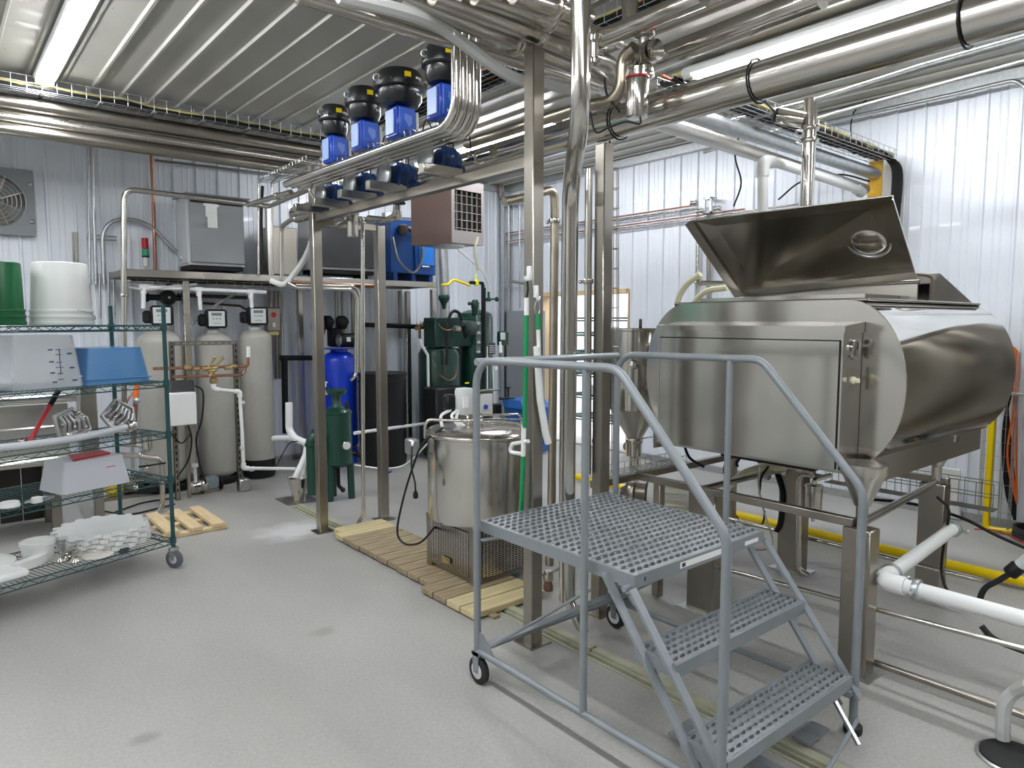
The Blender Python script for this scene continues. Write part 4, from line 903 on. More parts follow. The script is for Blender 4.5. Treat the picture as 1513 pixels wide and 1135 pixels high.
# pipes on the right wall
for i,(a,c,r_,m) in enumerate(((( 740,346),(1030,303),.009,copper),((740,349),(1030,307),.010,steel),((740,358),(1100,309),.009,copper),((740,361),(1180,302),.010,steel))):
    pipe('wall_pipe',['upper copper','upper stainless','lower copper','lower stainless'][i]+' line of the thin pipes along the right wall','pipe',[P(*a,X=6.5),P(*c,X=6.5)],r_,m)
b=B(); q=P(1045,303,X=6.45)
for dz in (-.09,.06): b.box(q.x,q.y-.05,q.z+dz,q.x+.1,q.y+.05,q.z+dz+.02)
b.box(q.x,q.y-.05,q.z-.09,q.x+.02,q.y-.03,q.z+.08); b.box(q.x,q.y+.03,q.z-.09,q.x+.02,q.y+.05,q.z+.08); tag(b.build('pipe_bracket',galv),'square pipe bracket on the right wall left of the lid','bracket')
t=thing('wall_valve','small stainless valves on the right wall just left of the lid','valve',P(1030,300,X=6.45))
for (px,py) in ((1026,300),(1035,312),(1060,308)):
    q=P(px,py,X=6.42); b=B(); b.lathe(q-V(0,.04,0),[(.015,0),(.03,.005),(.03,.02),(.02,.03),(.02,.06),(.03,.065),(.03,.08)],12,axis='y'); b.build('valve',steelp,t)
pipe('wall_conduit','conduit along the top of the right wall turning down at the right edge','conduit',[P(1180,190,X=6.45),P(1420,137,X=6.45),P(1500,118,X=6.45),P(1522,135,X=6.45),P(1522,300,X=6.45)],.016,galv,.1)
for i,px in enumerate((752,768,780,790)):
    pipe('wall_conduit',['first','second','third','fourth'][i]+' vertical conduit right of the room corner','conduit',[P(px,290,X=6.5),P(px,455,X=6.5)],.014,galv)
pipe('wall_conduit','stainless pipe with a hooked lower end right of the room corner','pipe',[P(740,250,X=6.4),P(740,300,X=6.4),P(770,290,X=6.2)],.03,stain,.09)
pipe('wall_conduit','thin pipe turning toward the corner at the hose hook','pipe',[P(752,360,X=6.45),P(752,415,X=6.45),P(775,419,X=6.45)],.018,steeld,.05)
b=B(); p0,p1=P(737,460,X=6.5),P(776,640,X=6.5); 
y1_=min(7.93,p0.y); y0_=min(7.2,p1.y)
o=B().rb((6.52,(y0_+y1_)/2,(p0.z+.30)/2),(.10,y1_-y0_,p0.z-.30),.006).build('wall_cabinet',greyp); tag(o,'grey electrical cabinet on the right wall near the corner','cabinet')
# vertical cable rack at the far right
t=thing('cable_rack','vertical wire rack with a yellow sheath and orange cables at the far right','cable tray',(6.38,1.76,.0))
b=B(); b.rb((6.36,1.80,.70),(.03,.045,1.35),.006); b.tube(spline([(6.36,1.8,.1),(6.36,1.78,.03),(6.38,1.65,.03),(6.4,1.5,.04)]),.022,8); b.build('yellow_sheath',yellow,t)
basket('rack_wire','',(6.40,1.75,.05),(6.40,1.75,1.42),.20,.07,galv,.11,nl=4,parent=t,up=(-1,0,0))
b=B()
for k in range(5): b.tube(spline([(6.46,1.9,1.46),(6.45,1.76-.01*k,1.44),(6.44,1.70+.012*k,1.2),(6.43,1.74-.01*k,.8),(6.43,1.70-.015*k,.35),(6.40,1.62,.12)]),.010,7)
b.build('black_cables',black,t,kind='stuff')
b=B()
for k in range(3): b.tube(spline([(6.45,1.9,1.48),(6.43,1.70-.01*k,1.42),(6.42,1.68-.01*k,1.0),(6.42,1.70-.03*k,.6),(6.42,1.62,.25)]),.008,7)
b.build('orange_cables',orange,t,kind='stuff')
t=thing('cable_coil','black cable coiled on the floor below the yellow cable rack','cable coil',(6.35,1.5,0))
b=B(); pts=[]
for k in range(90): a=2*PI*k/18; rr=.16+.02*math.sin(k*.7); pts.append((6.33+rr*math.cos(a),1.45+rr*math.sin(a),.015+.018*k/18))
b.tube(pts,.011,7); b.build('coil',rubber,t)
pipe('wall_conduit','grey conduit at the far right beside the cable rack','conduit',[(6.48,1.55,.2),(6.48,1.55,2.9)],.022,galv)
b=B(); b.rb((6.45,1.38,.62),(.10,.22,.85),.01); tag(b.build('steel_cylinder',steeld),'dull steel housing on the right wall at the frame edge','cabinet')
b=B(); b.rb((6.40,1.66,1.10),(.10,.16,.02),.004); tag(b.build('wall_bracket',galv),'small bracket arm on the right wall beside the orange cables','bracket')
b=B(); R3=Matrix.Rotation(-.18,3,'Y'); b.rb((6.50,2.17,.225),(.03,.28,.44),.006,R3); tag(b.build('cutting_board',white),'white board leaning on the right wall behind the stand','board')
# ================================================================ GREEN WIRE SHELVING AND WHAT STANDS ON IT
RU=V(-.94,-.34,0).normalized(); RV=V(-.34,.94,0).normalized(); RO=V(1.197,5.01,0)
def R(L,d,z): return RO+RU*L+RV*d+V(0,0,z)
RM=Matrix((( -RU.x,RV.x,0),(-RU.y,RV.y,0),(0,0,1)))      # local x runs right along the shelf, y to its back
RLEN,RDEP=1.83,.60; SZ=[.195,.615,.915,1.255,1.625]
rack=thing('wire_shelving','green epoxy wire shelving unit on casters with five shelves','shelving',R(.9,.3,0))
for i,(L,d) in enumerate(((0,0),(0,RDEP),(RLEN,0),(RLEN,RDEP))):
    b=B(); b.cyl(R(L,d,.13),R(L,d,1.76),.0135,n=12)
    for k in range(30): pass
    p_=b.build('post',greenr,rack); b=B()
    for k in range(0,62): b.lathe(R(L,d,.15+k*.0254),[(.0136,0),(.0142,.001),(.0142,.003),(.0136,.004)],10,cap=False)
    b.build('post_groove',greenr,p_,kind='stuff')
    b=B(); 
    for z in SZ: b.lathe(R(L,d,z-.03),[(.017,0),(.021,.005),(.019,.045)],12)
    b.build('collar',greenr,p_)
    # caster
    c=R(L,d,0); b=B(); ax=V(.8,.6,0).normalized(); b.lathe(c+V(0,-.012,.062)-ax*.016,[(.012,0),(.052,.0),(.062,.007),(.062,.025),(.052,.032),(.012,.032)],26,axis=ax); w_=b.build('caster_wheel',greyrub,rack)
    b=B(); b.lathe(c+V(0,-.012,.062)-ax*.018,[(.005,0),(.028,.001),(.032,.004),(.032,.032),(.005,.036)],16,axis=ax); b.build('wheel_hub',greyl,w_)
    b=B()
    for s_ in (-1,1): b.obox(c+ax*s_*.021+V(0,-.012,.055),c+ax*s_*.021+V(0,0,.135),.004,.034,ax.cross(V(0,0,1)))
    b.lathe(c+V(0,0,.118),[(.03,0),(.034,.006),(.034,.018),(.02,.026)],14); b.build('caster_fork',galv,w_)
def wire_shelf(z):
    b=B(); r=.0030
    for (a,c) in (((0,0),(RLEN,0)),((0,RDEP),(RLEN,RDEP)),((0,0),(0,RDEP)),((RLEN,0),(RLEN,RDEP))):
        p,q=R(*a,z),R(*c,z); b.tube([p,q],r*1.3,6); b.tube([p-V(0,0,.032),q-V(0,0,.032)],r*1.3,6)
        L=(q-p).length; n=int(L/.055); b.tube([p+(q-p)*(k/n)-V(0,0,.032*(k%2)) for k in range(n+1)],r*.8,5)
    n=int(RLEN/.027)
    for k in range(1,n): b.tube([R(RLEN*k/n,0,z+.002),R(RLEN*k/n,RDEP,z+.002)],.0022,4,cap=False)
    for d in (.2,.4): b.tube([R(0,d,z-.004),R(RLEN,d,z-.004)],.003,5)
    return b
for z in SZ: wire_shelf(z).build('shelf',greenr,rack)
def rbx(c,d,e=.01): return B().rb(c,d,e,RM)
def taper(c,w0,d0,w1,d1,h,t=.004,open_top=True,flip=False,R_=.03):
    """open bin: bottom w0 x d0, top w1 x d1, hollow; rounded corners"""
    b=B()
    def loop(w_,d_,z,r_):
        o=[]
        for (sx,sy,a0) in ((1,1,0),(-1,1,90),(-1,-1,180),(1,-1,270)):
            for k in range(4):
                a=math.radians(a0+k*30); o.append(c+RM@V(sx*(w_/2-r_)+r_*math.cos(a),sy*(d_/2-r_)+r_*math.sin(a),z))
        return o
    zs=((0,w0,d0),(h,w1,d1)) if not flip else ((h,w0,d0),(0,w1,d1))
    l0,l1=loop(zs[0][1],zs[0][2],zs[0][0],R_),loop(zs[1][1],zs[1][2],zs[1][0],R_)
    l2,l3=loop(zs[1][1]-2*t,zs[1][2]-2*t,zs[1][0],R_*.9),loop(zs[0][1]-2*t,zs[0][2]-2*t,zs[0][0]+(t if not flip else -t),R_*.9)
    n=16; fs=[]
    for a in range(3):
        fs+=[(a*n+k,a*n+(k+1)%n,(a+1)*n+(k+1)%n,(a+1)*n+k) for k in range(n)]
    fs+=[tuple(range(n))[::-1],tuple(range(3*n,4*n))]
    b.add(l0+l1+l2+l3,fs); return b
S1,S2,S3,S4,S5=[z+.006 for z in SZ]
# top shelf: buckets standing upside down
def bucket(c,r0,r1,h,m,lab,grp=None):
    """upside-down bucket: r0 rim at the bottom, r1 base at the top"""
    t=thing('bucket',lab,'bucket',c,0,grp)
    b=B(); b.lathe(c,[(r0,.0),(r0+.004,.004),(r0+.004,.018),(r0-.001,.022),(r0-.001,.04),(r0+.003,.043),(r0+.003,.055),(r0-.002,.058),(r0-.003,.075),(r0+.001,.078),(r0,.09),(r0-.006,.093),(r1+.004,h-.012),(r1,h-.003),(r1-.008,h),(r1-.012,h-.006),(.001,h-.008)],48,cap=False); b.build('body',m,t)
    return t
bk=bucket(R(.49,.27,S5),.168,.142,.375,white,'large white plastic bucket upside down on the top shelf')
q=R(.40,.22,S5+.17); b=B(); b.prism([bk.location+V(.158,-.03,.12),bk.location+V(.150,-.045,.12),bk.location+V(.141,-.045,.26),bk.location+V(.149,-.03,.26)],(.002,.004,0)); b.build('red_mark',red,bk)
b=B(); bc=bk.location; b.tube(spline([bc+V(.06,-.168,.09),bc+V(.13,-.14,.07),bc+V(.17,-.06,.045),bc+V(.172,.02,.03)]),.003,6); b.build('bail_handle',galv,bk)
bucket(R(.80,.30,S5),.112,.098,.36,greenb,'dark green plastic bucket upside down on the top shelf')
bucket(R(1.02,.20,S5),.12,.10,.40,teal,'teal green bucket at the left frame edge on the top shelf')
# fourth shelf: bins
t=thing('clear_bin','cloudy clear food bin upside down on the shelf below the white bucket','bin',R(.665,.28,S4)); t_=taper(R(.665,.28,S4),.34,.30,.40,.36,.31,flip=True).build('bin_body',clearb,t)
b=B(); 
for (z,s_) in ((.05,.028),(.085,.028),(.12,.04),(.15,.03),(.195,.03),(.225,.028)):
    b.add([R(.50,.105+.00,0)+V(0,0,0)]*0,[])
    c=R(.60,.098+z*.09,S4+z); x=RM@V(1,0,0); b.obox(c-x*s_/2,c+x*s_/2,.003,.004)
c=R(.60,.1,S4+.14); b.obox(c-V(0,0,.06),c+V(0,0,.09)+RV*.008,.003,.003); b.build('volume_marks',ink,t)
b=B(); x=RM@V(1,0,0)
for k,(z,dx) in enumerate(((.225,-.035),(.155,-.035),(.09,-.035),(.035,-.03),(.20,.035),(.115,.04),(.04,.045))):
    for j in range(3): c=R(.60-dx*1.5-.009*j,.098+z*.09,S4+z); b.obox(c-x*.003,c+x*.003,.003,.009)
b.build('volume_figures',ink,t)
b=B(); b.tube([R(.665+.19*sx,.28+.17*sy,S4+.06) for sx,sy in ((1,1),(1,-1),(-1,-1),(-1,1))],.004,6,closed=True); b.build('rim_band',clearb,t)
t=thing('blue_bin','translucent blue plastic bin upside down next to the clear bin','bin',R(.255,.28,S4)); taper(R(.25,.28,S4),.34,.31,.41,.37,.225,flip=True,R_=.02).build('bin_body',lblue,t)
b=B(); b.tube([R(.25+.206*sx,.28+.186*sy,S4+.03) for sx,sy in ((1,1),(1,-1),(-1,-1),(-1,1))],.004,6,closed=True); b.build('rim_band',lblue,t)
o=B().sph((0,0,0),1,16,10).xf(Matrix.Translation(R(.98,.25,S4+.05))@(RM.to_4x4())@Matrix.Diagonal((.20,.22,.05,1))).build('plastic_bag',clearb); tag(o,'crumpled clear plastic bag at the left end of the bin shelf','bag')
o=rbx(R(1.10,.05,S4+.035),(.14,.06,.06),.01).build('white_tub',white); tag(o,'white plastic tub at the left frame edge on the bin shelf','tub')
# third shelf: hose, castings, pole
t=thing('transfer_hose','long grey-white hose with steel end lying along the middle shelf','hose',R(.9,.02,S3))
pts=[R(1.5,.08,S3+.055),R(1.15,.06,S3+.045),R(.85,.02,S3+.04),R(.55,.03,S3+.04),R(.32,.10,S3+.045),R(.20,.14,S3+.05)]
B().tube(spline(pts),.022,12).build('hose',mat('hose_grey',(.56,.58,.62),.3,coat=.3),t)
d_=(pts[-1]-pts[-2]).normalized(); B().lathe(pts[-1]-d_*.01,[(.024,0),(.028,.01),(.024,.02),(.026,.05),(.034,.055),(.034,.07)],16,axis=d_).build('ferrule',steelp,t)
cable('short_hose','short white hose lying behind the long hose on the middle shelf',[R(.40,.22,S3+.025),R(.28,.2,S3+.03),R(.17,.17,S3+.055)],.016,white,cat='hose')
def casting(c,w_,h_,tx,ty,lab,seed):
    random.seed(seed); t=thing('machine_casting',lab,'casting',c); M=Matrix.Rotation(tx,3,'X')@Matrix.Rotation(ty,3,'Y'); A=RM
    def g(x,y,z): return c+A@(M@V(x,y,z))
    b=B(); b.prism([g(-w_/2,0,h_*.1),g(-w_*.1,0,0),g(w_/2,0,h_*.12),g(w_*.48,0,h_*.55),g(w_*.1,0,h_),g(-w_*.5,0,h_*.85)],A@(M@V(0,.02,0))); b.build('cover_plate',alum,t)
    b=B(); b.tube([g(-w_/2,-.008,h_*.1),g(-w_*.1,-.008,0),g(w_/2,-.008,h_*.12),g(w_*.48,-.008,h_*.55),g(w_*.1,-.008,h_),g(-w_*.5,-.008,h_*.85)],.012,8,closed=True); b.build('rim_flange',alum,t)
    b=B()
    for k in range(5): b.tube([g(-w_*.35+w_*.17*k,-.012,h_*.2),g(-w_*.3+w_*.15*k,-.03,h_*.5),g(-w_*.33+w_*.13*k,-.012,h_*.8)],.011,7,.02)
    b.build('rib',alum,t)
    for k in range(8): q=g(random.uniform(-.4,.4)*w_,-.02,random.uniform(.15,.85)*h_); B().lathe(q,[(.012,0),(.012,.012),(.006,.014)],8,axis=-(A@(M@V(0,1,0)))).build('bolt',steelp,t)
casting(R(.20,.30,S3+.03),.20,.20,-.35,.85,'grey cast aluminium cover tilted at the right end of the middle shelf',3)
casting(R(.42,.33,S3+.01),.19,.17,-.2,-.1,'grey cast aluminium bracket standing left of the tilted cover',5)
t=thing('brush_handle','red tube handle with dark tip leaning across the middle shelf','pole',R(.9,.3,S3))
a,c=P(55,628,Y=4.85),P(121,563,Y=5.0); a=R(.74,.22,S3+.02); c=R(.47,.40,S4-.045)
B().cyl(a,a+(c-a)*.72,.013,n=12).build('handle',redm,t); B().cyl(a+(c-a)*.70,c,.016,n=12).build('grip',black,t)
t=thing('red_pole_end','red tube end poking out at the left frame edge below the middle shelf','pole',R(.98,.2,S2)); B().cyl(R(1.15,.1,S2+.14),R(.93,.2,S3-.05),.013,n=12).build('pole',redm,t)
random.seed(11)
fl_=['small stainless fitting left of the castings','stainless clamp ring behind the long hose','small stainless elbow behind the hose','stainless nut near the left frame edge','stainless wing clamp near the left frame edge','flat stainless strip on the middle shelf','small stainless tee by the red handle','stainless cap by the red handle','shiny ferrule in front of the hose','stainless cross fitting in front of the hose']
for i,lb in enumerate(fl_):
    L=.50+.062*i; d=.24 if i<8 else .03
    if i>=8: L=.92+.1*(i-8); d=.035
    q=R(L,d+random.uniform(-.03,.05),S3+.002); b=B(); k=i%4; a=random.uniform(0,3); e=V(math.cos(a),math.sin(a),0)
    if k==0: b.lathe(q+V(0,0,.02)-e*.02,[(.012,0),(.02,.004),(.02,.01),(.012,.014),(.012,.034),(.02,.038),(.02,.044)],12,axis=e)
    elif k==1: b.tube([q+V(0,0,.012)+e*.028*math.cos(t2)+e.cross(V(0,0,1))*.028*math.sin(t2) for t2 in [2*PI*j/12 for j in range(12)]],.008,7,closed=True)
    elif k==2: b.tube([q+V(0,0,.014)-e*.04,q+V(0,0,.014),q+V(0,0,.014)+e.cross(V(0,0,1))*.04],.013,10,.02)
    else: b.lathe(q,[(.022,0),(.024,.006),(.024,.02),(.012,.024),(.012,.034)],12)
    tag(b.build('pipe_fitting',steelp),lb,'fitting','small fittings on the middle shelf')
# second shelf: clear box with red lid, white scrap
t=thing('lidded_box','long cloudy plastic box with a red lid lying on the second shelf','box',R(.50,.28,S2))
bb=taper(R(.43,.22,S2),.36,.24,.42,.28,.185,flip=True,R_=.02).build('bin_body',haze,t)
b=B(); b.prism([R(.55,.12,S2+.186),R(.30,.16,S2+.186),R(.27,.32,S2+.186),R(.47,.32,S2+.186)],(0,0,.010)); b.build('red_lid',red,t)
b=B()
for z in (.06,.12): c=R(.34,.094,S2+z); x=RM@V(1,0,0); b.obox(c-x*.03,c+x*.03,.003,.005)
b.build('red_marks',redink,t)
for i,(L,d,s_) in enumerate(((.93,.06,.05),(.80,.04,.03),(1.02,.12,.045))):
    o=B().lathe(R(L,d,S2),[(s_,0),(s_*1.05,.006),(s_*.9,.03),(s_*.3,.034)],14).build('jar_stopper',white); tag(o,['white plastic cap near the front edge of the second shelf','small white cap in front of the red-lidded box','white plastic cap at the left frame edge of the second shelf'][i],'cap')
o=B().tube(spline([R(.86,.05,S2+.01),R(.76,.02,S2+.01),R(.70,.06,S2+.01),R(.76,.10,S2+.01),R(.84,.07,S2+.01)]),.006,6).build('wire_loop',galv); tag(o,'bent wire loop on the second shelf','wire')
# bottom shelf: stack of scalloped white plates and mould parts
def scallop(c,r_,th,n_,rot,lab):
    poly=[]
    for k in range(n_):
        for (a,rr) in ((0,.875),(.10,.975),(.3,1.0),(.50,.975),(.60,.875)):
            an=rot+2*PI*(k+a)/n_; poly.append(c+RM@V(r_*rr*math.cos(an)*1.0,r_*rr*math.sin(an)*.95,0))
    t=B().prism(poly,(0,0,th)).build('scalloped_plate',whitem); return tag(t,lab,'plate','stack of scalloped plates')
for i in range(4):
    scallop(R(.275+.008*i,.31,S1+.0315*i),.285-.004*(3-i),.026,16,.1*i,['lowest','second from the bottom','third from the bottom','topmost'][i]+' of the scalloped white plates stacked on the bottom shelf')
o=B().lathe(R(.46,.075,S1),[(.075,0),(.09,.006),(.085,.012),(.03,.014),(.028,.018),(.001,.018)],28).build('round_disc',mat('cream_disc',(.72,.70,.62),.5)); tag(o,'cream round disc at the front edge of the bottom shelf','disc')
t=thing('white_cup','white round mould cup on the bottom shelf left of the scalloped plates','cup',R(.69,.30,S1)); B().lathe(R(.69,.30,S1),[(.078,0),(.082,.006),(.086,.10),(.094,.102),(.094,.125),(.086,.128),(.084,.118),(.001,.116)],32,cap=False).build('body',whitem,t)
b=B(); p0=R(.87,.18,S1); K=16; ri,ro=.17,.23; vs=[]
for k in range(K+1):
    a=-.35+1.9*k/K
    for rr in (ri,ro):
        for z in (0,.05): vs.append(R(.90,.33,S1)+RM@V(rr*math.cos(-a)*1.15,rr*math.sin(-a)*.95,z+.02*math.sin(a)))
fs=[]
for k in range(K):
    o_=4*k; fs+=[(o_,o_+4,o_+5,o_+1),(o_+2,o_+3,o_+7,o_+6),(o_+1,o_+5,o_+7,o_+3),(o_,o_+2,o_+6,o_+4)]
fs+=[(0,1,3,2),(4*K,4*K+2,4*K+3,4*K+1)]
b.add(vs,fs); tag(b.build('curved_guide',whitem),'white curved plastic guide on the bottom shelf below the white cup','guide')
o=rbx(R(1.03,.12,S1+.03),(.34,.20,.055),.02).build('white_block',whitem); tag(o,'thick white plastic block at the left frame edge of the bottom shelf','block')
o=B().lathe(R(.99,.38,S1),[(.19,0),(.20,.01),(.20,.05),(.18,.06),(.12,.075),(.001,.078)],32).build('white_dish',whitem); tag(o,'white domed dish behind the curved guide on the bottom shelf','dish')
random.seed(5)
for i,(L,d) in enumerate(((.58,.12),(.64,.15),(.56,.19),(.60,.06))):
    b=B(); q=R(L,d,S1+.001); b.lathe(q,[(.03,0),(.035,.01),(.02,.03),(.02,.05)],12) if i%2 else b.rb(q+V(0,0,.02),(.10,.03,.035),.006,RM)
    tag(b.build('steel_part',steelp),['left','right','rear','front'][i]+'most steel mould part between the white guide and the cream disc','part','steel mould parts on the bottom shelf')
# ================================================================ STAINLESS TROUGH BEHIND THE SHELVING
tr=thing('steel_trough','long stainless horizontal vessel standing behind the wire shelving','vessel',(.2,6.45,0))
b=B(); b.box(-1.2,6.30,.62,.80,6.9,1.03); b.build('body',steelv,tr)
for z in (1.075,.60):
    b=B(); b.tube([(-1.2,6.28,z),(.86 if z>1 else .78,6.28,z)],.035,14); b.build('edge_roll',steelp,tr)
b=B(); b.tube([(-1.2,6.275,.83),(.80,6.275,.86)],.006,6); b.build('seam',steelp,tr)
for x,y in ((.70,6.4),(-.6,6.4),(.70,6.85),(1.02,6.6)): B().rb((x,y,.28),(.07,.07,.56),.004).build('leg',steeld,tr)
b=B(); b.rb((.97,6.6,.90),(.12,.2,.70),.006); b.build('side_plate',steeld,tr)
for k in range(12): B().rb((-1.1+.155*k,6.93,.30),(.15,.02+.01*(k%2),.56),.004).build('rear_slat',mat('dark_brown_panel',(.045,.04,.035),.6) if k==0 else MATS['dark_brown_panel'],tr)
# piping beside the trough
t=thing('pipe_cluster','cluster of stainless pipes and clamps between the shelving and the grey tanks','pipe',P(190,680,Y=6.6))
Yc=6.55
b=B(); b.tube([P(160,672,Y=Yc),P(205,673,Y=Yc),P(238,678,Y=Yc),P(240,700,Y=Yc),P(240,745,Y=Yc)],.022,12,.07); b.tube([P(170,657,Y=Yc),P(215,660,Y=Yc)],.012,8); b.tube([P(195,640,Y=Yc),P(196,700,Y=Yc)],.012,8); b.tube([P(240,745,Y=Yc),P(235,757,Y=Yc),P(205,768,Y=Yc)],.022,12,.05); b.build('pipe_run',steel,t)
for px,py in ((208,673),(215,690),(192,700),(200,720)): clamp(P(px,py,Y=Yc),(1,0,0),.022,t)
b=B(); q=P(217,668,Y=Yc); b.lathe(q,[(.02,0),(.045,.03),(.045,.17),(.05,.175),(.05,.185),(.02,.19)],16); b.build('cup_filter',steelp,t)
b=B(); b.cyl(P(205,690,Y=Yc-.05),P(245,684,Y=Yc-.05),.008,n=8); b.build('lever',black,t)
t=thing('floor_blower','yellow and steel pump on the floor behind the shelving','pump',P(165,735,Y=6.5)); q=P(160,742,Z=0)+V(0,.1,.10)
b=B(); b.lathe(q,[(.04,0),(.08,.02),(.08,.12),(.05,.14)],18,axis='x'); b.build('motor',yellow,t); b=B(); b.lathe(q+V(.15,0,.02),[(.05,0),(.07,.02),(.07,.08),(.03,.1)],16,axis='x'); b.build('volute',steeld,t); b=B(); b.box(q.x-.03,q.y-.07,0,q.x+.26,q.y+.07,q.z-.07); b.build('pump_foot',steeld,t)
t=thing('orange_hose_bibb','copper riser with an orange sleeve beside the shelving post','pipe',P(200,600,Y=6.9))
b=B(); b.tube([P(201,568,Y=6.9),P(198,660,Y=6.9)],.02,10); b.build('riser',copper,t); b=B(); b.tube([P(203,560,Y=6.85),P(200,590,Y=6.85)],.024,10); b.build('orange_sleeve',orangeh,t); b=B(); b.sph(P(202,592,Y=6.8),.03,12,8); b.build('union',galv,t)
b=B(); b.tube(spline([P(196,580,Y=6.9),P(186,600,Y=6.9),P(184,640,Y=6.9)]),.008,7); b.build('side_tube',copper,t)
cable('black_cable','two black cables snaking on the floor behind the shelving',[P(170,757,Z=.01),P(195,748,Z=.01),P(215,742,Z=.01),P(262,735,Z=.01)],.007,black)
cable('black_cable','black cable crossing the floor left of the pallet',[P(150,755,Z=.01),P(190,760,Z=.01),P(230,752,Z=.01),P(258,745,Z=.01)],.007,black)
t=thing('cable_coil','black hose coil on the floor in front of the left grey tank','cable coil',P(225,728,Z=0)); q=P(222,728,Z=0)
b=B(); pts=[]
for k in range(64): a=2*PI*k/16; pts.append((q.x+.22*math.cos(a),q.y+.14*math.sin(a),.02+.02*k/16))
b.tube(pts,.012,7); b.build('coil',rubber,t)
# pallet
pl=thing('small_pallet','small pale pine pallet on the floor beside the shelving','pallet',P(285,770,Z=0)); pc=V(1.53,6.02,0)
A_=math.radians(0); PM=Matrix.Rotation(A_,3,'Z')
def pg(x,y,z): return V(pc.x,pc.y,0)+PM@V(x,y,z)
for y in (-.29,0.0,.29): B().rb(pg(.0,y,.015),(.47,.075,.028),.003,PM).build('runner',pine,pl)
for x in (-.17,.0,.17): B().rb(pg(x,.0,.045),(.095,.68,.03),.003,PM).build('slat',pine,pl)

# ================================================================ LEFT WALL: big header pipes and tray brackets
for i,(z,r_,m) in enumerate(((3.385,.066,steeld),(3.262,.048,steel),(3.165,.048,steeld))):
    pipe('header_pipe',['top','middle','bottom'][i]+' of the three big horizontal pipes high along the left wall','pipe',[(XL+.1,6.86-.03*i,z-.03),(3.15,6.86-.03*i,z-.03)],r_,m,n=20)
for k in range(10):
    x=-.4+.4*k; o=B(); o.rb((x,6.84,3.43),(.03,.30,.015),.003); o.cyl((x,6.98,3.43),(x,6.98,ZC),.005,n=6)
    tag(o.build('pipe_hanger',galv),['first','second','third','fourth','fifth','sixth','seventh','eighth','ninth','tenth'][k]+' small hanger strap of the header pipes counted from the left edge','hanger','hangers of the header pipes')
basket('cable_tray','thin wire mesh tray on the left wall below the header pipes',(XL+.1,7.97,3.42),(3.9,7.97,3.42),.14,.08,galv,.12)
pipe('wall_conduit','thin conduit running along the left wall under the header pipes','conduit',[(1.9,8.02,3.30),(5.8,8.02,3.36)],.012,steeld)
# wall fan
t=thing('wall_fan','grey framed exhaust fan on the left wall at the frame edge','fan',P(5,290,Y=8.0)); c=P(-8,296,Y=8.02)
b=B()
K=28; vs=[]; s_=.30; r0=.235
for (y) in (8.0,8.06):
    for k in range(K):
        a=2*PI*(k+.5)/K; vs.append((c.x+r0*math.cos(a),y,c.z+r0*math.sin(a)))
    for k in range(K):
        a=2*PI*(k+.5)/K; m_=max(abs(math.cos(a)),abs(math.sin(a))); vs.append((c.x+s_*math.cos(a)/m_,y,c.z+s_*math.sin(a)/m_))
fs=[]
for k in range(K):
    l=(k+1)%K; fs+=[(k,l,K+l,K+k),(2*K+k,3*K+k,3*K+l,2*K+l),(k,2*K+k,2*K+l,l),(K+k,K+l,3*K+l,3*K+k)]
b.add(vs,fs); b.build('fan_frame',greyp,t)
b=B(); b.lathe((c.x,8.075,c.z),[(.235,0),(.001,.001)],28,axis='y'); b.build('fan_back',mat('fan_back',(.35,.36,.36),.5),t)
for k in range(5):
    a=2*PI*k/5; b=B(); d_=V(math.cos(a),0,math.sin(a)); e=V(-math.sin(a),0,math.cos(a)); q=V(c.x,8.04,c.z); b.add([q+d_*.05-e*.02,q+d_*.05+e*.03+V(0,.02,0),q+d_*.21+e*.08+V(0,.02,0),q+d_*.22-e*.03],[(0,1,2,3)]); b.build('blade',steeld,t)
b=B()
for k in range(6): rr=.06+.035*k; b.tube([(c.x+rr*math.cos(a),7.99,c.z+rr*math.sin(a)) for a in [2*PI*j/24 for j in range(24)]],.003,5,closed=True)
for k in range(4): a=PI*k/4+.4; b.tube([(c.x-.235*math.cos(a),7.992,c.z-.235*math.sin(a)),(c.x+.235*math.cos(a),7.992,c.z+.235*math.sin(a))],.004,5)
b.build('guard',galv,t)
b=B()
for sz in (-1,1): b.sph((c.x+.27,7.99,c.z+sz*.17),.02,8,6)
b.build('fan_bolt',galv,t)
# conduits on the left wall
Yw=8.0
def cond(lab,pts,r_=.014,m=galv,f=.08,nm='wall_conduit',cat='conduit'): return pipe(nm,lab,cat,[P(x,y,Y=Yw) for x,y in pts],r_,m,f)
cond('grey conduit with an offset bend at its top on the left wall',[(118,165),(124,178),(134,195),(138,300),(142,420)],.017)
cond('second vertical conduit on the left wall beside the bent one',[(129,200),(131,300),(133,420)],.012)
cond('galvanised conduit arching over to the left grey cabinet',[(154,420),(151,345),(160,330),(178,323),(205,326),(228,338),(250,362),(266,378)],.019,galv,.25)
cond('short horizontal strut of two bars crossing the wall conduits',[(128,347),(172,350)],.010); cond('lower bar of the strut crossing the wall conduits',[(128,352),(172,355)],.010)
cond('pair of short grey rods on the wall above the white bucket, left one',[(108,343),(110,410)],.010,steeld); cond('pair of short grey rods on the wall above the white bucket, right one',[(113,343),(115,410)],.010,steeld)
cond('tall copper pipe on the left wall left of the cabinets',[(222,196),(226,280),(230,420)],.017,copper,.05,'copper_pipe','pipe')
for i,(px,lab) in enumerate(((147,'third'),(160,'fourth'),(168,'fifth'))): cond(lab+' vertical conduit behind the white bucket on the left wall',[(px,405),(px+1,470)],.012)
for i,px in enumerate((400,407,413,496,506,520,590,603)): cond(['first','second','third','fourth','fifth','sixth','seventh','eighth'][i]+' vertical pipe low on the left wall under the platform, counted from the grey tanks',[(px,430),(px+1,560 if i<3 else 500)],.016 if i%2 else .022,steeld)
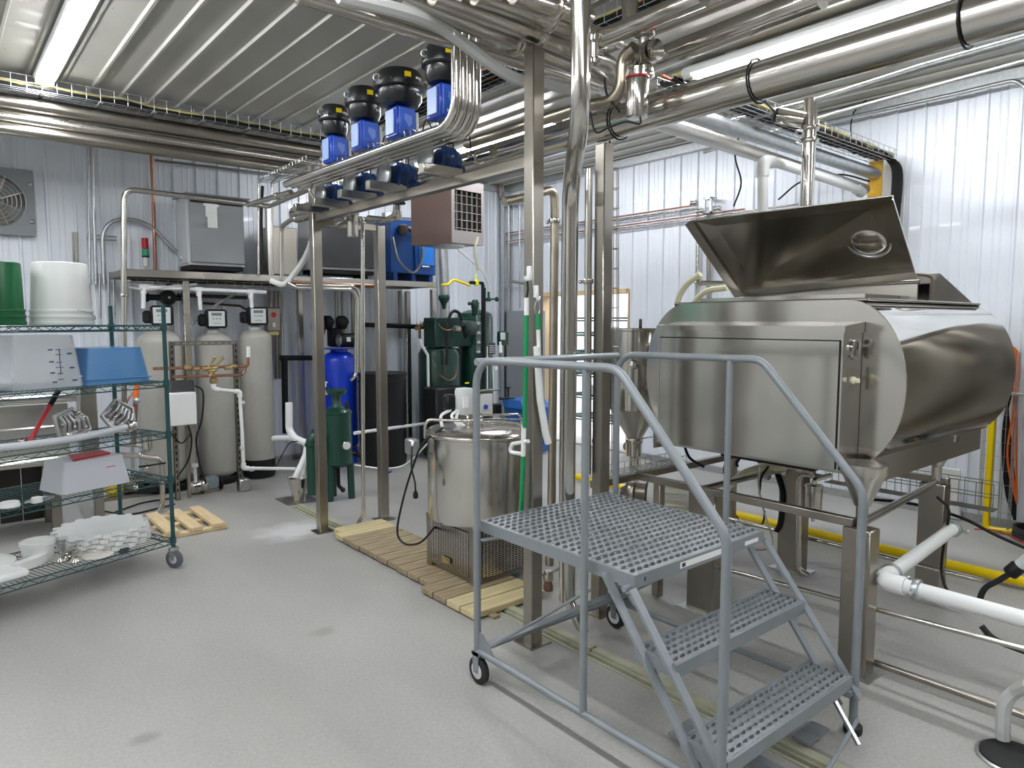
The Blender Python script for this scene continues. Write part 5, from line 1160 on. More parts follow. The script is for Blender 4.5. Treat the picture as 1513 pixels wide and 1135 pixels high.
t=thing('stack_light','small red and green stack light on the left wall','signal light',P(215,370,Y=7.9))
q=P(215,376,Y=7.95); 
B().lathe(q+V(0,0,.055),[(.032,0),(.032,.10),(.028,.11)],16).build('red_lens',red,t); B().lathe(q,[(.033,-.02),(.033,.05)],16).build('green_lens',greenl,t); B().lathe(q-V(0,0,.12),[(.03,0),(.03,.08),(.02,.1)],14).build('base',greyl,t); B().lathe(q-V(0,0,.03),[(.034,0),(.034,.015)],14).build('black_ring',black,t)
# ================================================================ PLATFORM OVER THE TANKS
mz=thing('steel_platform','stainless raised platform frame carrying the cabinets along the left wall','platform',(3.2,7.6,0)); ZP=2.10
b=B(); b.rb((3.12,7.30,ZP),(3.42,.05,.07),.004); b.build('front_beam',steel,mz)
b=B(); b.rb((3.12,7.90,ZP),(3.42,.05,.07),.004); b.build('rear_beam',steeld,mz)
b=B()
for x in (1.43,2.0,2.78,3.4,4.1,4.81): b.box(x-.02,7.32,ZP-.03,x+.02,7.88,ZP+.02)
b.build('joist',steeld,mz)
for x,y in ((1.95,7.30),(4.80,7.30),(1.95,7.90),(4.80,7.90),(3.35,7.90)):
    p_=B().rb((x,y,ZP/2-.03),(.06,.06,ZP-.06),.004).build('post',steel,mz); B().box(x-.06,y-.06,0,x+.06,y+.06,.006).build('foot_plate',steeld,p_)
B().rb((2.81,7.36,2.50),(.06,.06,.75),.004).build('upright',steel,mz)
B().box(1.43,7.33,ZP+.022,4.80,7.88,ZP+.034).build('deck',steeld,mz)
basket('cable_tray','black-wired basket tray slung under the platform front beam',(1.45,7.42,2.02),(2.9,7.42,2.02),.14,.03,steeld,.09)
cables('cable_bundle','in the tray under the platform',(1.5,7.42,2.01),(2.9,7.42,2.01),.10,0,[(black,5,'black cable bundle')],.010)
def cabinet(x0,x1,z0,z1,y0,m,lab,vent=True,side=None):
    t=thing('cabinet',lab,'cabinet',((x0+x1)/2,y0,z0)); b=B(); b.rb(((x0+x1)/2,y0+.24,(z0+z1)/2),(x1-x0,.40,z1-z0),.006); b.build('body',side or greyl,t)
    b=B(); b.rb(((x0+x1)/2,y0+.02,(z0+z1)/2),(x1-x0-.02,.03,z1-z0-.06),.005); b.build('door',m,t)
    b=B(); b.box(x0+.02,y0-.012,z1-.07,x1-.02,y0+.20,z1-.022) if vent else b.box(x0,y0+.0,z1-.03,x1,y0+.02,z1-.025); b.build('top_slot',dark,t)
    b=B(); b.rb(((x0+x1)/2,y0+.18,z1+.004),(x1-x0+.08,.50,.012),.003) if vent else b.box(x0,y0,z1,x1,y0+.3,z1+.004); b.build('top_cover',greyp,t)
    b=B(); b.box(x0+.01,y0+.01,z0-.045,x1-.03,y0+.40,z0); b.build('plinth',dark,t)
    return t
c1=cabinet(2.05,2.60,2.215,2.90,7.46,greyp,'large light grey cabinet with a taped paper on the platform')
b=B(); y=7.458; p1,p2=P(303,296,Y=y),P(320,296,Y=y)
b.box(p1.x,y-.003,P(303,320,Y=y).z,p2.x,y,p1.z); b.box(p1.x-.02,y-.004,P(303,301,Y=y).z-.02,p2.x+.02,y-.003,P(303,301,Y=y).z+.005); b.box(p1.x+.015,y-.005,P(303,336,Y=y).z,p2.x,y-.003,P(303,318,Y=y).z); b.build('paper_note',paper,c1)
b=B(); b.box(2.04,7.52,2.24,2.055,7.8,2.86); b.build('hinge_side',greyl,c1)
pipe('wall_conduit','grey elbow fitting entering the left side of the large grey cabinet','conduit',[P(266,378,Y=7.9),P(268,384,Y=7.75),(2.04,7.7,2.30)],.02,greyl,.03)
c2=cabinet(3.33,4.06,2.23,2.84,7.36,greyd,'dark grey cabinet with a steel side on the platform',False,white)
b=B(); b.rb((3.31,7.56,2.535),(.03,.42,.62),.004); b.build('steel_side',greyl,c2)
b=B(); 
for x in (3.4,3.95): b.box(x-.02,7.4,2.13,x+.02,7.7,2.23)
b.build('stand_leg',black,c2)
o=B().rb((2.98,7.55,2.40),(.30,.3,.5),.006).build('cabinet',steeld); tag(o,'dull steel box between the two cabinets on the platform','cabinet')
pipe('guard_pipe','stainless pipe rising left of the platform and running across the grey cabinet','pipe',[P(183,610,Y=7.0),P(183,400,Y=7.0),P(183,279,Y=7.0),P(398,305,Y=7.0)],.024,steel,.09,clamps=(.32,))
pipe('guard_pipe','continuation pipe from the cabinet front to the valve frame','pipe',[P(398,305,Y=7.0),P(425,293,Y=6.2),P(465,276,Y=5.3)],.022,steel)
basket('cable_tray','wire tray sloping from the valve frame to the drop by the cabinets',P(392,270,Y=7.1),P(468,237,Y=5.4),.16,.03,galv,.10)
for i,px in enumerate((382,402)): 
    pipe('tray_drop',['left','right'][i]+' rod dropping from the sloping wire tray to the platform','rod',[P(px+8,262,Y=7.05),P(px,268,Y=7.1),P(px,405,Y=7.1)],.012,steel,.05)
cable('black_cable','black cable bundle dropping behind the rods to the platform',[P(388,275,Y=7.2),P(386,330,Y=7.2),P(389,405,Y=7.2)],.015,black)
cable('white_hose','thick white hose curving from the valve frame down to the platform',[P(467,325,Y=5.6),P(462,355,Y=6.1),P(450,382,Y=6.6),P(432,408,Y=6.9),P(418,420,Y=7.0),P(400,415,Y=7.1)],.028,whitep,cat='hose')
pipe('double_pipe','front of two stainless pipes under the platform bending down to the blue tank','pipe',[P(423,418,Y=6.95),P(436,425,Y=6.95),P(520,428,Y=6.95),P(527,440,Y=6.95),P(526,555,Y=6.95),P(518,562,Y=6.95)],.022,steelp,.12)
pipe('double_pipe','rear of two stainless pipes under the platform bending down to the blue tank','pipe',[P(436,421,Y=7.05),P(525,423,Y=7.05),P(531,436,Y=7.05),P(531,545,Y=7.05)],.020,steelp,.12)
pipe('copper_pipe','copper pipe running behind the platform beam past the dark cabinet','pipe',[(2.9,7.24,2.07),(4.05,7.24,2.06)],.016,copper)
# ================================================================ WATER SOFTENERS
def softener(cx,cy,r_,h,lab,boot=False):
    t=thing('water_softener',lab,'water tank',(cx,cy,0),0,'grey water softener tanks'); z0=.04 if not boot else .10
    b=B(); pr=[]
    for k in range(9): a=PI/2*k/8; pr.append((max(.001,r_*math.sin(a)),z0+r_*.55*(1-math.cos(a))))
    for k in range(10): a=PI/2*k/9; pr.append((max(.05,r_*math.cos(a)),h-r_*.62+r_*.62*math.sin(a)))
    b.lathe((cx,cy,0),pr,48,cap=False); b.build('body',tankg,t)
    b=B(); b.lathe((cx,cy,0),[(r_*.72,0),(r_*.95,.01),(r_*1.02,.05),(r_*1.02,.20 if boot else .07),(r_*.98,.2 if boot else .08)],36,cap=False); b.build('boot',black,t)
    b=B(); b.lathe((cx,cy,h-.01),[(.06,0),(.062,.03),(.04,.05)],20); b.build('neck',greyl,t)
    hd=B(); RZ=Matrix.Rotation(math.radians(-12),3,'Z'); hd.rb((cx+.02,cy-.02,h+.135),(.20,.20,.19),.02,RZ); hd.rb((cx-.10,cy+.02,h+.12),(.08,.15,.12),.02,RZ); hh=hd.build('control_head',black,t)
    q=V(cx+.02,cy-.02,h+.135); b=B(); b.rb(q+RZ@V(0,-.103,.0),(.15,.008,.15),.003,RZ); b.build('face_plate',greyl,hh)
    b=B(); b.rb(q+RZ@V(.0,-.109,.045),(.095,.004,.028),.001,RZ); b.build('display',lcd,hh)
    b=B()
    for k in (-1,0,1): b.rb(q+RZ@V(.03*k,-.109,.0),(.018,.004,.01),.001,RZ)
    b.rb(q+RZ@V(0,-.109,-.045),(.07,.004,.005),.001,RZ); b.build('button',lcd,hh)
    return t
qa,qb,qc=P(235,500,Y=7.45),P(316,500,Y=7.45),P(377,500,Y=7.45)
softener(qa.x,7.42,.205,1.575,'left grey fibreglass water tank with black control head, partly behind the shelving')
softener(qb.x,7.45,.185,1.545,'middle grey fibreglass water tank with black control head behind the copper pipes')
softener(qc.x,7.45,.165,1.575,'right grey fibreglass water tank in a black boot with control head',True)
# white PVC manifold
t=thing('pvc_manifold','white plastic manifold pipe feeding the three grey tanks','pipe',(2.2,7.45,1.95)); Ym=7.36
b=B(); b.tube([P(205,424,Y=Ym),P(393,432,Y=Ym)],.020,12)
for (x0,y0,x1,y1) in ((212,424,212,456),(294,428,296,458),(371,431,372,455)): b.tube([P(x0,y0,Y=Ym),P(x1,y1,Y=Ym)],.019,12)
b.build('pipe_run',whitep,t)
for px,py in ((212,424),(294,428),(371,431)):
    b=B(); b.tube([P(px-6,py,Y=Ym),P(px+6,py,Y=Ym)],.027,12); b.tube([P(px,py,Y=Ym),P(px,py+10,Y=Ym)],.026,12); b.build('tee',whitep,t)
cable('clear_tube','clear tube hanging along the white manifold pipe',[P(190,424,Y=7.35),P(215,428,Y=7.35),P(250,424,Y=7.35),P(290,420,Y=7.35)],.014,clearh,cat='hose')
cable('clear_tube','clear tube slanting down behind the middle tank head',[P(350,433,Y=7.6),P(320,450,Y=7.6),P(295,468,Y=7.6),P(284,480,Y=7.6)],.014,clearh,cat='hose')
t=thing('circulation_pump','black circulation pump above the left grey tank','pump',P(247,440,Y=7.6)); q=P(247,440,Y=7.6)
b=B(); b.lathe(q-V(0,.08,0),[(.04,0),(.065,.01),(.075,.03),(.075,.10),(.05,.13)],20,axis='y'); b.cyl(q-V(.19,0,0),q+V(.19,0,0),.03,n=12); b.cyl(q-V(.20,0,0),q-V(.17,0,0),.045,n=12); b.cyl(q+V(.17,0,0),q+V(.20,0,0),.045,n=12); b.build('pump_body',black,t); B().lathe(q-V(0,.08,0),[(.012,0),(.012,.004)],10,axis=(0,-1,0)).build('maker_dot',galv,t)
pipe('dark_pipe','dark iron pipe on the wall between the middle and right tank heads','pipe',[P(262,436,Y=7.8),P(365,440,Y=7.8)],.02,mat('iron_pipe',(.10,.075,.06),.5,.5))
pipe('dark_pipe','brown copper line above the right tank head','pipe',[P(300,448,Y=7.8),P(355,452,Y=7.8),P(364,458,Y=7.6)],.013,MATS['iron_pipe'],.03)
b=B(); q=P(402,472,Y=7.6); b.rb(q,(.16,.10,.26),.01); o=b.build('filter_box',steeld); tag(o,'small olive-grey box with red emblem right of the right tank head','box'); b=B(); b.lathe(q+V(0,-.052,.05),[(.03,0),(.001,.002)],12,axis=(0,-1,0)); b.build('red_emblem',red,o); b=B(); b.rb(q+V(0,-.052,-.06),(.035,.004,.05),.001); b.build('label',paper,o); b=B(); b.rb(q+V(.0,0,-.15),(.12,.08,.05),.01); b.build('green_base',yellowc,o)
# strut stand with copper manifold in front of the tanks
st=thing('strut_stand','slotted strut stand in front of the grey tanks','stand',(1.98,6.9,0)); Ys=6.9
xa,xb=P(250,505,Y=Ys).x,P(348,505,Y=Ys).x; zt_=P(300,504,Y=Ys).z
for x in (xa+.02,xb): 
    b=B(); b.box(x-.02,Ys,0,x+.02,Ys+.006,zt_); b.box(x-.02,Ys,0,x-.016,Ys+.04,zt_); b.box(x+.016,Ys,0,x+.02,Ys+.04,zt_); p_=b.build('strut_post',steeld,st)
    b=B()
    for k in range(24): b.box(x-.006,Ys-.0015,.08+k*.058,x+.006,Ys,.11+k*.058)
    b.build('slot',dark,p_,kind='stuff')
b=B(); b.box(xa,Ys-.004,zt_-.04,xb+.02,Ys,zt_); h_=b.build('strut_bar',steeld,st); b=B()
for k in range(9): b.box(xa+.05+k*.062,Ys-.006,zt_-.026,xa+.085+k*.062,Ys-.004,zt_-.014)
b.build('slot',galv,h_,kind='stuff')
B().rb((xb+.03,Ys,.06),(.10,.10,.12),.01).build('post_shoe',galv,st)
cm2=thing('copper_manifold','copper pipes with brass valves across the grey tanks','pipe',P(300,545,Y=6.8)); Yk=6.80
b=B(); b.tube([P(226,545,Y=Yk),P(366,541,Y=Yk),P(367,518,Y=Yk)],.014,10,.02); b.tube([P(255,557,Y=Yk),P(358,554,Y=Yk),P(362,548,Y=Yk),P(362,541,Y=Yk)],.013,10,.04); b.build('pipe_run',copper,cm2)
for px,py in ((277,543),(290,545),(336,543),(345,541)): b=B(); b.lathe(P(px,py,Y=Yk)-V(.03,0,0),[(.016,0),(.024,.005),(.024,.055),(.016,.06)],12,axis='x'); b.build('coupling',brass,cm2)
for (px,py,qx,qy) in ((305,545,318,528),(316,544,330,528),(312,548,310,555)):
    b=B(); q=P(px,py,Y=Yk); b.lathe(q-V(.035,0,0),[(.018,0),(.03,.01),(.03,.06),(.018,.07)],12,axis='x'); b.cyl(q,P(qx,qy,Y=Yk-.06),.012,n=8); b.sph(P(qx,qy,Y=Yk-.06),.015,8,6); b.build('valve',brass,cm2)
B().tube([P(367,528,Y=Yk-.01),P(367,512,Y=Yk-.01)],.018,10).build('white_coupling',whitep,cm2); B().lathe(P(316,560,Y=Yk)-V(0,0,.05),[(.02,0),(.04,.02),(.04,.05),(.018,.07)],12).build('ball_union',brass,cm2)
t=thing('white_drain','white plastic drain pipe stepping down between the grey tanks','pipe',P(360,640,Y=6.8)); b=B()
pts=[P(315,563,Y=Yk),P(316,575,Y=Yk),P(354,579,Y=Yk),P(358,640,Y=Yk),P(360,692,Y=Yk),P(436,693,Y=Yk-.1)]
b.tube(pts,.017,12,.02); b.build('pipe_run',whitep,t)
for k in (1,2,4): b=B(); a=(pts[k-1]-pts[k]).normalized(); c=(pts[k+1]-pts[k]).normalized(); b.tube([pts[k]+a*.05,pts[k],pts[k]+c*.05],.024,12,.02); b.build('elbow',whitep,t)
for py in (595,662): clamp(P(358,py,Y=Yk),(0,0,1),.017,t,greyl)
for px in (372,): B().lathe(P(px,693,Y=Yk)-V(.02,0,0),[(.024,0),(.024,.04)],12,axis='x').build('coupling',whitep,t)
t=thing('junction_box','white square control box mounted in front of the left grey tank','box',P(272,605,Y=6.75)); a,c=P(249,582,Y=6.72),P(292,627,Y=6.72)
b=B(); b.rb(((a.x+c.x)/2,6.77,(a.z+c.z)/2),(c.x-a.x,.10,a.z-c.z),.008); b.build('body',white,t); b=B(); a2,c2_=P(252,565,Y=6.8),P(288,583,Y=6.8); b.rb(((a2.x+c2_.x)/2,6.84,(a2.z+c2_.z)/2),(c2_.x-a2.x,.08,a2.z-c2_.z+.02),.006); b.build('upper_box',greyd,t)
B().rb((.5*(xa+xb)-.17,6.93,.5),(.03,.03,1.0),.003).build('mounting_post',steeld,t)
cable('black_cable','black cable loop right of the white control box',[P(288,570,Y=6.75),P(300,580,Y=6.75),P(298,620,Y=6.75),P(290,650,Y=6.75),P(296,690,Y=6.75),P(304,715,Y=6.75)],.008,black)
cable('black_cable','black cable hanging below the white control box',[P(278,628,Y=6.7),P(283,650,Y=6.7),P(278,680,Y=6.7),P(262,705,Y=6.7)],.008,black)
cable('black_cable','black cable crossing from the shelving post to the white control box',[P(253,640,Y=6.7),P(268,655,Y=6.7),P(282,640,Y=6.7)],.007,black)
t=thing('floor_pump','stainless booster pump with grey motor on the floor before the middle tank','pump',P(300,733,Z=0)); q=P(283,733,Z=0)+V(0,.03,.068)
b=B(); b.lathe(q-V(.02,0,0),[(.03,0),(.035,.02),(.06,.03),(.06,.045),(.05,.05),(.062,.06),(.062,.10),(.05,.11),(.062,.12),(.062,.16),(.055,.18)],24,axis=(.97,.25,0)); b.build('volute',steelp,t)
b=B(); b.rb(q+V(.21,.05,.02),(.12,.12,.13),.02); b.build('motor',mat('pump_motor',(.20,.24,.28),.45),t); b=B(); b.box(q.x+.12,q.y-.02,0,q.x+.26,q.y+.12,q.z-.03); b.build('pump_foot',steeld,t); b=B(); b.cyl(q+V(.05,0,.04),q+V(.05,0,.20),.015,n=10); b.lathe(q+V(.05,0,.2),[(.03,0),(.03,.03)],10); b.build('riser',white,t)
b=B(); b.lathe(q+V(.28,.07,0),[(.05,0),(.065,.01),(.065,.03)],14,axis='x'); b.build('fan_cover',black,t)
# insulated pipes and funnel by the green vessel
t=thing('insulated_pipe','white foam-wrapped pipes dropping into a steel funnel','pipe',P(430,640,Y=6.5))
b=B(); b.tube([P(427,595,Y=6.7),P(427,635,Y=6.7),P(436,648,Y=6.6),P(455,656,Y=6.5)],.035,14,.08); b.tube([P(404,648,Y=7.0),P(430,647,Y=6.8)],.03,12); b.tube([P(455,652,Y=6.45),P(452,672,Y=6.4),P(436,708,Y=6.3)],.032,12,.05); b.tube([P(455,668,Y=6.4),P(447,690,Y=6.35),P(445,712,Y=6.3)],.026,12,.05); b.build('foam_sleeve',whitep,t)
cable('black_cable','thin black cable beside the white foam-wrapped pipe',[P(408,690,Y=6.9),P(418,670,Y=6.8),P(428,655,Y=6.6),P(440,652,Y=6.5)],.005,black)
fc=P(442,738,Z=0); t=thing('steel_funnel','conical stainless funnel on the floor drain plate','funnel',(fc.x,fc.y,0)); b=B(); b.lathe((fc.x,fc.y,0),[(.065,.006),(.062,.03),(.10,.21),(.103,.21),(.096,.206),(.055,.03)],28,cap=False); b.build('cone',steelp,t); b=B(); b.box(fc.x-.17,fc.y-.17,.0,fc.x+.13,fc.y+.15,.006); b.build('drain_plate',steeld,t)
# green vessel in front of the blue tank
gv=thing('green_separator','dark green filter vessel with flange top and side elbow','vessel',(2.89,6.02,0)); gx,gy=2.885,6.02
b=B(); b.lathe((gx,gy,0),[(.001,.30),(.10,.31),(.135,.34),(.135,.80),(.14,.805),(.14,.825),(.10,.85),(.05,.865),(.04,.88),(.04,.98),(.085,.985),(.085,1.0)],36,cap=False); b.build('vessel_body',greenv,gv)
b=B(); b.lathe((gx,gy,1.0),[(.09,0),(.095,.004),(.095,.022),(.06,.03)],28); 
for k in range(8): a=2*PI*k/8; b.cyl((gx+.075*math.cos(a),gy+.075*math.sin(a),.985),(gx+.075*math.cos(a),gy+.075*math.sin(a),1.045),.007,n=6)
b.build('top_flange',greenv,gv)
for a in (-.6,1.5,3.6): b=B(); b.tube([(gx+.11*math.cos(a),gy+.11*math.sin(a),.40),(gx+.12*math.cos(a),gy+.12*math.sin(a),.0)],.032 if a<0 else .028,14); b.build('leg',greenv,gv)
b=B(); b.tube([(gx-.12,gy,.62),(gx-.25,gy,.62),(gx-.25,gy,.08)],.055,18,.10); b.lathe((gx-.25,gy,.52),[(.056,0),(.066,.005),(.066,.03),(.056,.035)],20); b.lathe((gx-.20,gy,.62),[(.056,0),(.066,.005),(.066,.03),(.056,.035)],20,axis=(-1,0,0)); b.build('side_elbow',greenv,gv)
b=B(); b.lathe((gx+.02,gy-.135,.52),[(.036,0),(.04,.015),(.034,.02)],20,axis=(-.2,-1,0)); g_=b.build('pressure_gauge',steelp,gv); b=B(); b.lathe((gx+.0165,gy-.1555,.52),[(.034,0),(.001,.001)],20,axis=(-.2,-1,0)); b.build('gauge_face',glassm,g_)
b=B(); b.tube([(gx,gy,.31),(gx,gy,.12),(gx+.0,gy-.08,.10)],.018,10,.03); b.sph((gx,gy-.09,.10),.025,8,6); b.tube([(gx+.10,gy,.42),(gx+.2,gy-.02,.40)],.02,8); b.sph((gx+.2,gy-.02,.40),.04,10,8); b.build('drain_cock',black,gv)
b=B(); b.lathe((gx+.02,gy-.16,.86),[(.02,0),(.02,.05),(.01,.07)],10); b.build('vent_knob',black,gv)
# ================================================================ BLUE COMPRESSOR TANK
bt=thing('air_compressor','upright glossy blue tank with a black motor and pump head on top','compressor',(3.60,7.55,0)); by_=7.56; bx_=P(506,600,Y=7.50).x; br=.205
b=B(); pr=[]
for k in range(8): a=PI/2*k/7; pr.append((max(.001,br*math.sin(a)),.12+.12*(1-math.cos(a))))
for k in range(9): a=PI/2*k/8; pr.append((max(.001,br*math.cos(a)),1.20+.12*math.sin(a)))
b.lathe((bx_,by_,0),pr,44,cap=False); b.build('receiver',bluet,bt)
for a in (.5,2.6,-2.2,-.9): b=B(); b.obox((bx_+.17*math.cos(a),by_+.17*math.sin(a),.0),(bx_+.17*math.cos(a),by_+.17*math.sin(a),.22),.06,.015); b.build('leg',bluet,bt)
b=B(); b.rb((bx_,by_-.02,1.345),(.42,.34,.012),.004); b.lathe((bx_,by_,1.28),[(.10,0),(.10,.06)],16); b.build('top_plate',bluet,bt)
b=B(); b.lathe((bx_-.06,by_-.13,1.44),[(.06,0),(.075,.01),(.08,.02),(.08,.22),(.06,.24)],24,axis='x'); m_=b.build('motor',black,bt)
b=B(); b.lathe((bx_-.06,by_-.13,1.44),[(.078,-.004),(.05,-.02),(.02,-.022)],20,axis='x'); b.build('fan_cover',galv,m_); b=B(); b.rb((bx_+.02,by_-.212,1.45),(.05,.004,.05),.001); b.build('label',paper,m_)
b=B(); b.rb((bx_-.02,by_+.06,1.47),(.14,.14,.22),.02); b.build('pump_block',black,bt)
for s_ in (-1,1): b=B(); b.rb((bx_-.02+s_*.09,by_+.06,1.64),(.11,.14,.16),.03); b.lathe((bx_-.02+s_*.09,by_-.02,1.65),[(.045,0),(.05,.01),(.02,.03)],16,axis=(0,-1,0)); b.build('cylinder_head',black,bt)
b=B(); b.lathe((bx_-.24,by_+.05,1.60),[(.16,0),(.16,.03)],28,axis='x'); b.build('flywheel',black,bt)
tx=P(481,568,Y=by_-.19); b=B(); b.rb((tx.x,by_-.165,tx.z+.022),(.05,.06,.014),.002); b.rb((tx.x,by_-.165,tx.z-.005),(.018,.06,.05),.002); b.rb((tx.x-.05,by_-.155,tx.z),(.014,.06,.06),.002); b.build('white_letter',paper,bt)
b=B(); b.rb((tx.x-.005,by_-.165,tx.z-.095),(.05,.06,.05),.002); b.build('small_label',cream,bt)
pipe('iron_pipe','thin black iron pipe running along the wall right of the compressor','pipe',[P(540,480,Y=7.85),P(645,484,Y=7.85)],.03,black)
pipe('iron_pipe','black pipe low on the wall left of the compressor','pipe',[P(414,529,Y=7.85),P(470,529,Y=7.85)],.03,black)
pipe('iron_pipe','vertical black pipe on the wall beside the right grey tank','pipe',[P(420,527,Y=7.8),P(422,640,Y=7.8)],.035,black)
t=thing('brass_valves','cluster of small brass valves on the iron pipe with a white pipe below','valve',P(620,480,Y=7.7)); q=P(620,482,Y=7.7)
for k in range(4): b=B(); c=q+V(-.03+.025*k,-.02*k+.03,.02*k-.03); b.lathe(c-V(.02,0,0),[(.012,0),(.022,.005),(.022,.035),(.012,.04)],10,axis='x'); b.cyl(c,c+V(-.02+.02*k,-.05,.07),.006,n=6); b.build('valve',brass,t)
b=B(); b.cyl(q-V(0,0,.16),q,.018,n=10); b.build('stub',copper,t)
t=thing('white_drain','white plastic pipe dropping behind the dark brine tanks','pipe',P(632,570,Y=7.2)); pts=[P(621,502,Y=7.2),P(622,508,Y=7.2),P(632,525,Y=7.2),P(634,625,Y=7.2),P(524,640,Y=6.5)]
b=B(); b.tube(pts,.018,12,.03); b.build('pipe_run',whitep,t); b=B(); b.tube([pts[3]+V(0,0,.05),pts[3],pts[3]+(pts[4]-pts[3]).normalized()*.05],.025,10,.02); b.build('elbow',whitep,t)
# black brine tanks
for i,(x,y,r_,h) in enumerate(((P(569,620,Y=7.1).x,7.15,.27,1.06),)):
    t=thing('brine_tank','large round black brine tank with a ribbed lid','tank',(x,y,0)); b=B(); b.lathe((x,y,0),[(r_*.92,0),(r_*.95,.01),(r_,.06),(r_,h-.10),(r_*1.03,h-.095),(r_*1.03,h-.08),(r_,h-.075),(r_,h-.02)],44,cap=True); b.build('body',black,t); b=B(); b.lathe((x,y,h-.02),[(r_*1.04,0),(r_*1.04,.025),(r_*.96,.03),(r_*.94,.022),(.001,.03)],44,cap=False); b.build('lid',black,t)
cable('white_cable','thin white tube sagging to the post across the floor',[P(524,612+75,Y=5.9),P(560,692,Y=5.7),P(590,690,Y=5.7),P(610,678,Y=5.5),P(632,655,Y=5.2)],.008,whitep)
cable('blue_clip','small blue cable clip at the rear square post',[P(562,697,X=2.9),P(572,699,X=2.9),P(578,697,X=2.9)],.008,blue,cat='clip')
# ================================================================ BLUE BOILER, BROWN HEATER
bo=thing('blue_boiler','blue steel boiler cabinet on the platform under the brown heater','boiler',(4.5,7.45,2.14))
b=B(); b.rb((4.36,7.48,2.53),(.34,.45,.62),.006); b.build('casing',blueb,bo); b=B(); b.rb((4.64,7.44,2.46),(.28,.45,.50),.006); b.build('front_section',blueb,bo); b=B(); b.rb((4.65,7.205,2.50),(.21,.02,.36),.006); d_=b.build('door',mat('boiler_door',(.02,.16,.55),.35),bo); b=B(); b.box(4.58,7.192,2.30,4.68,7.196,2.315); b.box(4.60,7.192,2.60,4.66,7.196,2.66); b.build('door_label',paper,d_)
for x in (4.25,4.5,4.74): b=B(); b.box(x-.025,7.25,2.134,x+.025,7.65,2.24); b.build('foot',blueb,bo)
b=B(); b.tube([(4.3,7.22,2.75),(4.45,7.18,2.72),(4.6,7.2,2.78)],.03,10,.05); b.lathe((4.33,7.2,2.66),[(.05,0),(.06,.02),(.06,.1),(.03,.12)],14); b.build('gas_train',mat('iron_dark',(.06,.05,.045),.5,.4),bo)
b=B(); b.tube(spline([(4.2,7.22,2.62),(4.22,7.12,2.35),(4.4,7.1,2.22),(4.55,7.14,2.4),(4.58,7.18,2.65)]),.014,8); b.build('black_lead',steeld,bo)
cable('red_wire','thin reddish cable sagging on the wall left of the boiler',[P(562,345,Y=7.6),P(568,368,Y=7.5),P(578,385,Y=7.5),P(592,375,Y=7.5)],.007,MATS['brown_cable'] if 'brown_cable' in MATS else black)
for i,(ya,yb) in enumerate(((322,324),(334,337))): pipe('wall_pipe',['upper','lower'][i]+' horizontal copper pipe on the wall above the boiler','pipe',[P(560,ya,Y=7.95),P(615,yb,Y=7.95)],.018,copper if i else steel)
o=B().rb(P(572,330,Y=7.7),(.10,.1,.26),.01).build('expansion_box',greyl); tag(o,'light grey box on the wall left of the brown heater','box')
# brown unit heater hung from the ceiling
hs=thing('unit_heater','brown ceiling-hung unit heater with louvred outlet','heater',(4.3,6.35,2.45))
pA,pB,pC=V(4.045,6.53,0),V(4.485,6.165,0),V(4.655,6.33,0)
e1=(pB-pA).normalized(); e2=V(-e1.y,e1.x,0)
z0,z1=2.46,3.10; wid=(pB-pA).length; dep=.22
# box: long side pA-pB faces the viewer's left; outlet side from pB toward the right
f0,f1=P(610,362,X=4.05),None
A0=PD(608,360,7.62); B0=PD(667,361,7.3); C0=PD(714,360,7.62)
A0.z=B0.z=C0.z=0; D0=A0+(C0-B0)
b=B(); b.add([V(q.x,q.y,z) for z in (z0,z1) for q in (A0,B0,C0,D0)],[(3,2,1,0),(4,5,6,7),(0,1,5,4),(2,3,7,6),(3,0,4,7)]); b.build('casing',brownp,hs)
fx=(C0-B0).normalized(); fn=V(fx.y,-fx.x,0); 
if fn.dot(V(-1,-1,0))<0: fn=-fn
wF=(C0-B0).length
b=B()
def fp(u,z,o=0): return V(B0.x,B0.y,0)+fx*u*wF+fn*o+V(0,0,z)
for (u0,u1,za,zb) in ((0,.09,z0,z1),(.93,1,z0,z1),(.09,.93,z0,z0+.13),(.09,.93,z1-.10,z1)):
    b.prism([fp(u0,za),fp(u1,za),fp(u1,zb),fp(u0,zb)],fn*.008)
b.build('outlet_frame',mat('heater_frame',(.42,.38,.37),.4,.3),hs)
b=B(); b.prism([fp(.05,z0+.02,-.10),fp(.95,z0+.02,-.10),fp(.95,z1-.02,-.10),fp(.05,z1-.02,-.10)],fn*.002); b.build('heater_core',mat('heater_core',(.05,.045,.04),.6),hs)
for k in range(5): b=B(); z=z0+.15+k*.083; b.prism([fp(.09,z,.012),fp(.93,z,.012),fp(.93,z+.018,-.03),fp(.09,z+.018,-.03)],V(0,0,.006)); b.build('louvre',steelp,hs)
for k in range(5): b=B(); u=.17+k*.16; b.prism([fp(u,z0+.13,-.02),fp(u+.05,z0+.13,-.02),fp(u+.05,z1-.10,-.02),fp(u,z1-.10,-.02)],fn*.004); b.build('vane',steeld,hs)
for q in ((A0+D0)/2,(B0+C0)/2): b=B(); b.cyl(V(q.x,q.y,z1),V(q.x,q.y,ZC),.008,n=8); b.build('hanger_rod',galv,hs)
b=B(); b.lathe(V((A0.x+C0.x)/2,(A0.y+C0.y)/2,z0-.02),[(.17,0),(.19,.02)],20); b.build('bottom_pan',galv,hs)
b=B(); q=P(683,275,Y=6.3); b.rb((4.56,6.32,3.22),(.16,.12,.18),.006); o=b.build('grey_box',white); tag(o,'white box mounted above the brown unit heater','box')
cable('cream_strap','pale strap hanging from the right corner of the brown heater',[P(706,350,Y=5.9),P(702,370,Y=5.9),P(706,400,Y=5.95)],.014,cream,cat='strap')
